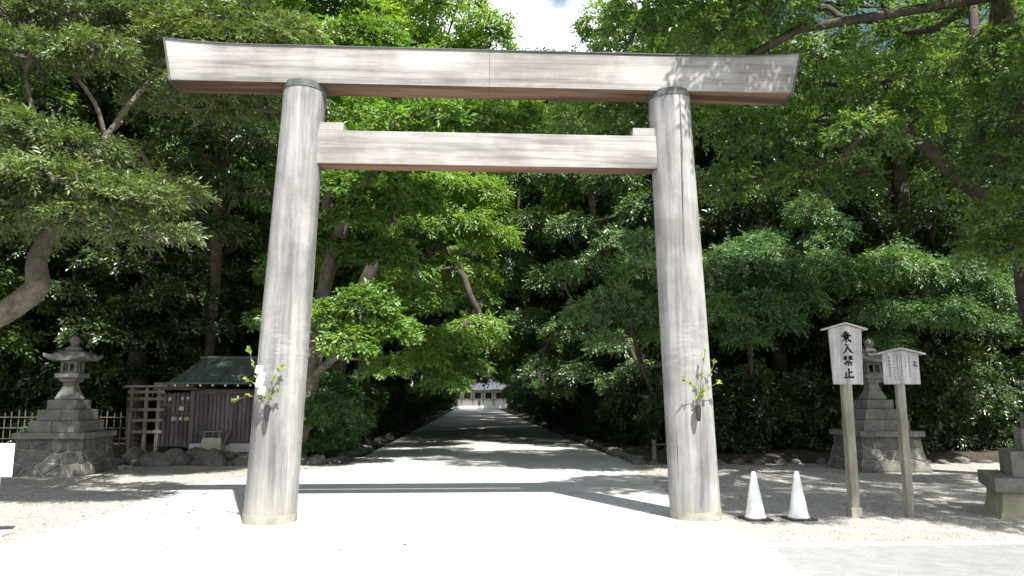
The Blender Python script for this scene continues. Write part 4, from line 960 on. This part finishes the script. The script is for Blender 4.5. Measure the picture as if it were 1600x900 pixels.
for u, vv, m_, lab in ((465, 441, 'plaque_cream', 'small cream plaque below the pair of stars'), (413, 513, 'plaque_pink', 'small pinkish plaque low on the slatted wall'), (500, 513, 'plaque_yellow', 'small yellow plaque low on the slatted wall')):
    c = at(*z3(u, vv), 21.53); h = 0.058; w_ = 0.075
    tag(MB().add([(-w_, y, -h) for y in (0,)] + [(w_, 0, -h), (w_, 0, h * .6), (0, 0, h), (-w_, 0, h * .6), (-w_, .015, -h), (w_, .015, -h), (w_, .015, h * .6), (0, .015, h), (-w_, .015, h * .6)],
                 [(0, 1, 2, 3, 4), (9, 8, 7, 6, 5), (0, 5, 6, 1), (1, 6, 7, 2), (2, 7, 8, 3), (3, 8, 9, 4), (4, 9, 5, 0)]).build('house_shaped_plaque', M[m_], loc=c), lab, 'plaque', 'plaques on the slatted wall')
# stone box with a lid in front of the shed
t = empty('stone_box', (-7.0, 20.75, 0.2))
square_rings([(0.31, -0.05), (0.31, 0.02), (0.27, 0.30), (0.235, 0.44), (0.22, 0.45)]).build('body', M['stained'], t, bevel=0.012)
for sx in (-1, 1):
    for sy in (-1, 1): MB().box((sx * .2, sy * .2, 0.515), (.05, .05, .135)).build('lid_post', M['granite'], t)
MB().box((0, 0, 0.605), (0.56, 0.52, 0.04)).build('lid', M['granite'], t, bevel=0.008)
MB().box((0.36, 0, 0.40), (0.02, 0.42, 0.34), Matrix.Rotation(0.25, 3, 'Y')).build('side_board', M['shed_wood'], t)
tag(t, 'low stone box with a raised lid standing before the shed', 'stone box')
# trellis
t = empty('timber_trellis', (-8.87, 20.3, 0.2))
for x in (-0.18, 0.2, 0.52): MB().box((x, 0, 0.86), (0.085, 0.085, 1.84)).build('post', M['trellis'], t, bevel=0.008)
for z in (0.62, 0.92, 1.2, 1.48, 1.66): MB().box((0.2, -0.052, z), (0.95, 0.022, 0.075)).build('rail', M['trellis'], t)
MB().box((0.2, 0, 1.81), (1.1, 0.2, 0.06)).build('top_board', M['shed_beam'], t, bevel=0.006)
tag(t, 'open timber trellis of posts and rails left of the shed', 'trellis')
# bamboo fence
t = empty('bamboo_fence', (-9.6, 22.0, 0.1))
for i in range(46):
    x = -0.1 - i * 0.19; h = 1.22 + rnd.uniform(-.06, .06)
    MB().tube([(x, rnd.uniform(-.01, .01), 0), (x + rnd.uniform(-.015, .015), 0, h)], 0.017, 6).build('upright', M['bamboo'], t)
for z in (0.45, 0.75, 1.05): MB().tube([(0.1, -0.03, z), (-4.4, -0.035, z + .01), (-8.9, -0.03, z)], 0.016, 6).build('rail', M['bamboo'], t)
tag(t, 'open bamboo lattice fence behind the left stone lantern', 'fence')

# ------------------------------------------------------------------ stones
def rock_mesh(seed):
    rr = random.Random(seed); bm = bmesh.new(); bmesh.ops.create_icosphere(bm, subdivisions=2, radius=1)
    ph = [rr.uniform(0, 6) for _ in range(6)]
    for v_ in bm.verts:
        p = v_.co; s_ = 1 + 0.16 * math.sin(2.3 * p.x + ph[0]) + 0.14 * math.sin(2.9 * p.y + ph[1]) + 0.13 * math.sin(3.1 * p.z + ph[2]) + 0.07 * math.sin(6 * p.x + 5 * p.y + ph[3])
        v_.co = p * s_ * rr.uniform(0.95, 1.05)
    me = bpy.data.meshes.new('stone'); bm.to_mesh(me); bm.free(); me.materials.append(M['rock']); return me
RK = [rock_mesh(i) for i in range(7)]
def stone_row(name, pts, label, smin, smax):
    t = empty(name, pts[0])
    for p in pts:
        o = link('stone', rnd.choice(RK), None, t); s_ = rnd.uniform(smin, smax)
        o.location = Vector(p) - Vector(pts[0]) + Vector((rnd.uniform(-.06, .06), rnd.uniform(-.08, .08), s_ * .2)); o.scale = (s_ * rnd.uniform(.9, 1.4), s_, s_ * rnd.uniform(.55, .85)); o.rotation_euler = (rnd.uniform(-.3, .3), rnd.uniform(-.3, .3), rnd.uniform(0, 6.28))
    tag(t, label, 'stone edging')
stone_row('stone_edging', [(-9.1 + i * 0.42, 19.75 + 0.12 * math.sin(i * 1.7), 0) for i in range(13)] + [(-8.8 + i * 0.5, 20.15, 0.15) for i in range(9)], 'low bank of rough stones in front of the shed', 0.18, 0.34)
stone_row('stone_edging', [(-3.55, 20.0 + i * 0.55, 0) for i in range(60)], 'row of rough stones edging the left side of the path', 0.13, 0.24)
stone_row('stone_edging', [(4.4, 19.4 + i * 0.6, 0) for i in range(60)], 'row of rough stones edging the right side of the path', 0.12, 0.24)
stone_row('stone_edging', [(4.7 + i * 0.55, 19.25 + 0.1 * math.sin(i * 2.1), 0) for i in range(20)], 'scattered rough stones where the gravel meets the right wood', 0.12, 0.24)
# stake fence
t = empty('stake_fence', (4.75, 19.5, 0))
for i in range(2):
    MB().tube([(i * 1.4, 0.03 * i, 0), (i * 1.4, 0.03 * i, 0.62)], [0.06, 0.055], 10).build('stake', M['trellis'], t)
MB().tube([(-.05, -0.07, 0.5), (1.5, 0.0, 0.5)], 0.022, 6).build('rail', M['bamboo'], t)
tag(t, 'low fence of stakes and one rail behind the right pillar', 'fence')

# ------------------------------------------------------------------ the hall and visitor at the end of the path
M['hall_white'] = plain('white_plaster', (0.75, 0.72, 0.66), 0.8, 0.08, 1); M['hall_dark'] = plain('dark_opening', (0.03, 0.028, 0.025)); M['hall_roof'] = plain('grey_roof', (0.07, 0.075, 0.08), 0.6, 0.2, 2)
hall = empty('shrine_hall', (3.5, 126, 0))
MB().box((0, 0, 0.22), (19, 8.6, 0.44)).build('platform', M['hall_white'], hall, bevel=0.03)
MB().box((0, 0.1, 1.75), (17, 7.4, 2.62)).build('wall', M['hall_white'], hall)
for i in range(8): MB().box((-6.2 + i * 1.75, -3.62, 2.1), (1.0, 0.08, 0.95)).build('window', M['hall_dark'], hall)
for i in range(9): MB().box((-7.08 + i * 1.75, -3.66, 1.75), (0.16, 0.12, 2.6)).build('post', M['sign_wood'], hall)
MB().box((0, -3.66, 1.42), (17, 0.1, 0.12)).build('rail', M['sign_wood'], hall)
MB().add([(-10.5, -5.4, 3.0), (10.5, -5.4, 3.0), (10.5, 5.4, 3.0), (-10.5, 5.4, 3.0), (-7, -1.6, 5.0), (7, -1.6, 5.0), (7, 1.6, 5.0), (-7, 1.6, 5.0), (-6.5, 0, 6.6), (6.5, 0, 6.6)],
         [(3, 2, 1, 0), (0, 1, 5, 4), (1, 2, 6, 5), (2, 3, 7, 6), (3, 0, 4, 7), (4, 5, 9, 8), (6, 7, 8, 9), (5, 6, 9), (7, 4, 8)]).build('roof', M['hall_roof'], hall)
tag(hall, 'pale shrine hall with dark windows at the far end of the path', 'building')
def person(x, y, label):
    J = {'pel': (0, 0, .95), 'wst': (0, 0, 1.12), 'chs': (0, 0, 1.35), 'nck': (0, 0, 1.5), 'hd': (0, -.02, 1.63), 'hdt': (0, -.01, 1.73)}
    r = {'pel': .15, 'wst': .13, 'chs': .16, 'nck': .06, 'hd': .1, 'hdt': .07}
    E = [('pel', 'wst'), ('wst', 'chs'), ('chs', 'nck'), ('nck', 'hd'), ('hd', 'hdt')]
    for s, n_ in ((-1, 'l'), (1, 'r')):
        J.update({'sh' + n_: (s * .19, 0, 1.42), 'el' + n_: (s * .25, .02, 1.14), 'wr' + n_: (s * .25, -.06, .9), 'ha' + n_: (s * .24, -.09, .81), 'hp' + n_: (s * .1, 0, .88), 'kn' + n_: (s * .11, -.05 * s, .5), 'an' + n_: (s * .11, .06 * s, .09), 'to' + n_: (s * .12, .06 * s - .16, .04)})
        r.update({'sh' + n_: .065, 'el' + n_: .045, 'wr' + n_: .032, 'ha' + n_: .04, 'hp' + n_: .09, 'kn' + n_: .06, 'an' + n_: .042, 'to' + n_: .035})
        E += [('chs', 'sh' + n_), ('sh' + n_, 'el' + n_), ('el' + n_, 'wr' + n_), ('wr' + n_, 'ha' + n_), ('pel', 'hp' + n_), ('hp' + n_, 'kn' + n_), ('kn' + n_, 'an' + n_), ('an' + n_, 'to' + n_)]
    ks = list(J); me = bpy.data.meshes.new('person'); me.from_pydata([J[q] for q in ks], [(ks.index(a), ks.index(b)) for a, b in E], [])
    o = link('person', me, M['person_dark']); o.location = (x, y, 0.02)
    bm = bmesh.new(); bm.from_mesh(me); ly = bm.verts.layers.skin.verify(); bm.verts.ensure_lookup_table()
    for i, q in enumerate(ks): bm.verts[i][ly].radius = (r[q], r[q]); bm.verts[i][ly].use_root = (q == 'pel')
    bm.to_mesh(me); bm.free()
    o.modifiers.new('skin', 'SKIN'); sb = o.modifiers.new('sub', 'SUBSURF'); sb.levels = sb.render_levels = 1
    tag(o, label, 'person')
M['person_dark'] = plain('dark_clothes', (0.05, 0.05, 0.06))
person(0.95, 112, 'far-off person in dark clothes standing on the path before the hall')

# ------------------------------------------------------------------ loose pebbles and fallen leaves on the gravel
def scatter(name, n, xr, yr, mat, size, flat, label, cat, bias=1.0):
    x = rng.uniform(*xr, n); y = yr[0] + (yr[1] - yr[0]) * rng.uniform(0, 1, n) ** bias; s_ = size * rng.uniform(0.5, 1.5, n); a = rng.uniform(0, 6.28, n)
    V = np.empty((n, 6, 3)); base = np.array([[1, 0, 0], [0, .75, 0], [-1, 0, 0], [0, -.75, 0], [.1, .1, 1], [0, 0, -.3]])
    ca, sa = np.cos(a), np.sin(a)
    for k_ in range(6):
        bx, by, bz = base[k_]; j = rng.uniform(.75, 1.25, n)
        V[:, k_, 0] = x + s_ * j * (bx * ca - by * sa); V[:, k_, 1] = y + s_ * j * (bx * sa + by * ca); V[:, k_, 2] = 0.008 + s_ * flat * bz + (rng.uniform(0, .6, n) * s_ * (0.4 if flat < .3 else 0.0))
    F = np.array([[0, 1, 4], [1, 2, 4], [2, 3, 4], [3, 0, 4], [1, 0, 5], [2, 1, 5], [3, 2, 5], [0, 3, 5]])
    F = (F[None] + (np.arange(n) * 6)[:, None, None]).reshape(-1, 3)
    me = bpy.data.meshes.new(name); me.from_pydata(V.reshape(-1, 3).tolist(), [], F.tolist())
    tag(link(name, me, mat), label, cat, kind='stuff')
M['pebble'] = gravel_mat('pebble', (0.30, 0.28, 0.25), (0.46, 0.43, 0.40), 0.4, 9)
M['dead_leaf'] = gravel_mat('dead_leaf', (0.16, 0.10, 0.05), (0.26, 0.17, 0.08), 0.4, 5)
scatter('pebbles', 7000, (3.6, 14), (8.95, 19), M['pebble'], 0.011, 0.55, 'loose pebbles on the gravel right of the gate', 'pebbles', 1.6)
scatter('pebbles', 4500, (-14, -5.5), (9, 19.5), M['pebble'], 0.011, 0.55, 'loose pebbles on the gravel left of the gate', 'pebbles', 1.3)
scatter('fallen_leaves', 900, (3.6, 14), (9.2, 20), M['dead_leaf'], 0.026, 0.12, 'dry fallen leaves strewn on the right gravel', 'fallen leaves', 0.7)
scatter('fallen_leaves', 700, (-14, -3.8), (10, 20), M['dead_leaf'], 0.026, 0.12, 'dry fallen leaves strewn on the left gravel', 'fallen leaves', 0.6)
scatter('fallen_leaves', 160, (-5.4, 3.2), (8.5, 19), M['dead_leaf'], 0.022, 0.12, 'a few dry leaves lying on the bright pavement', 'fallen leaves', 0.6)
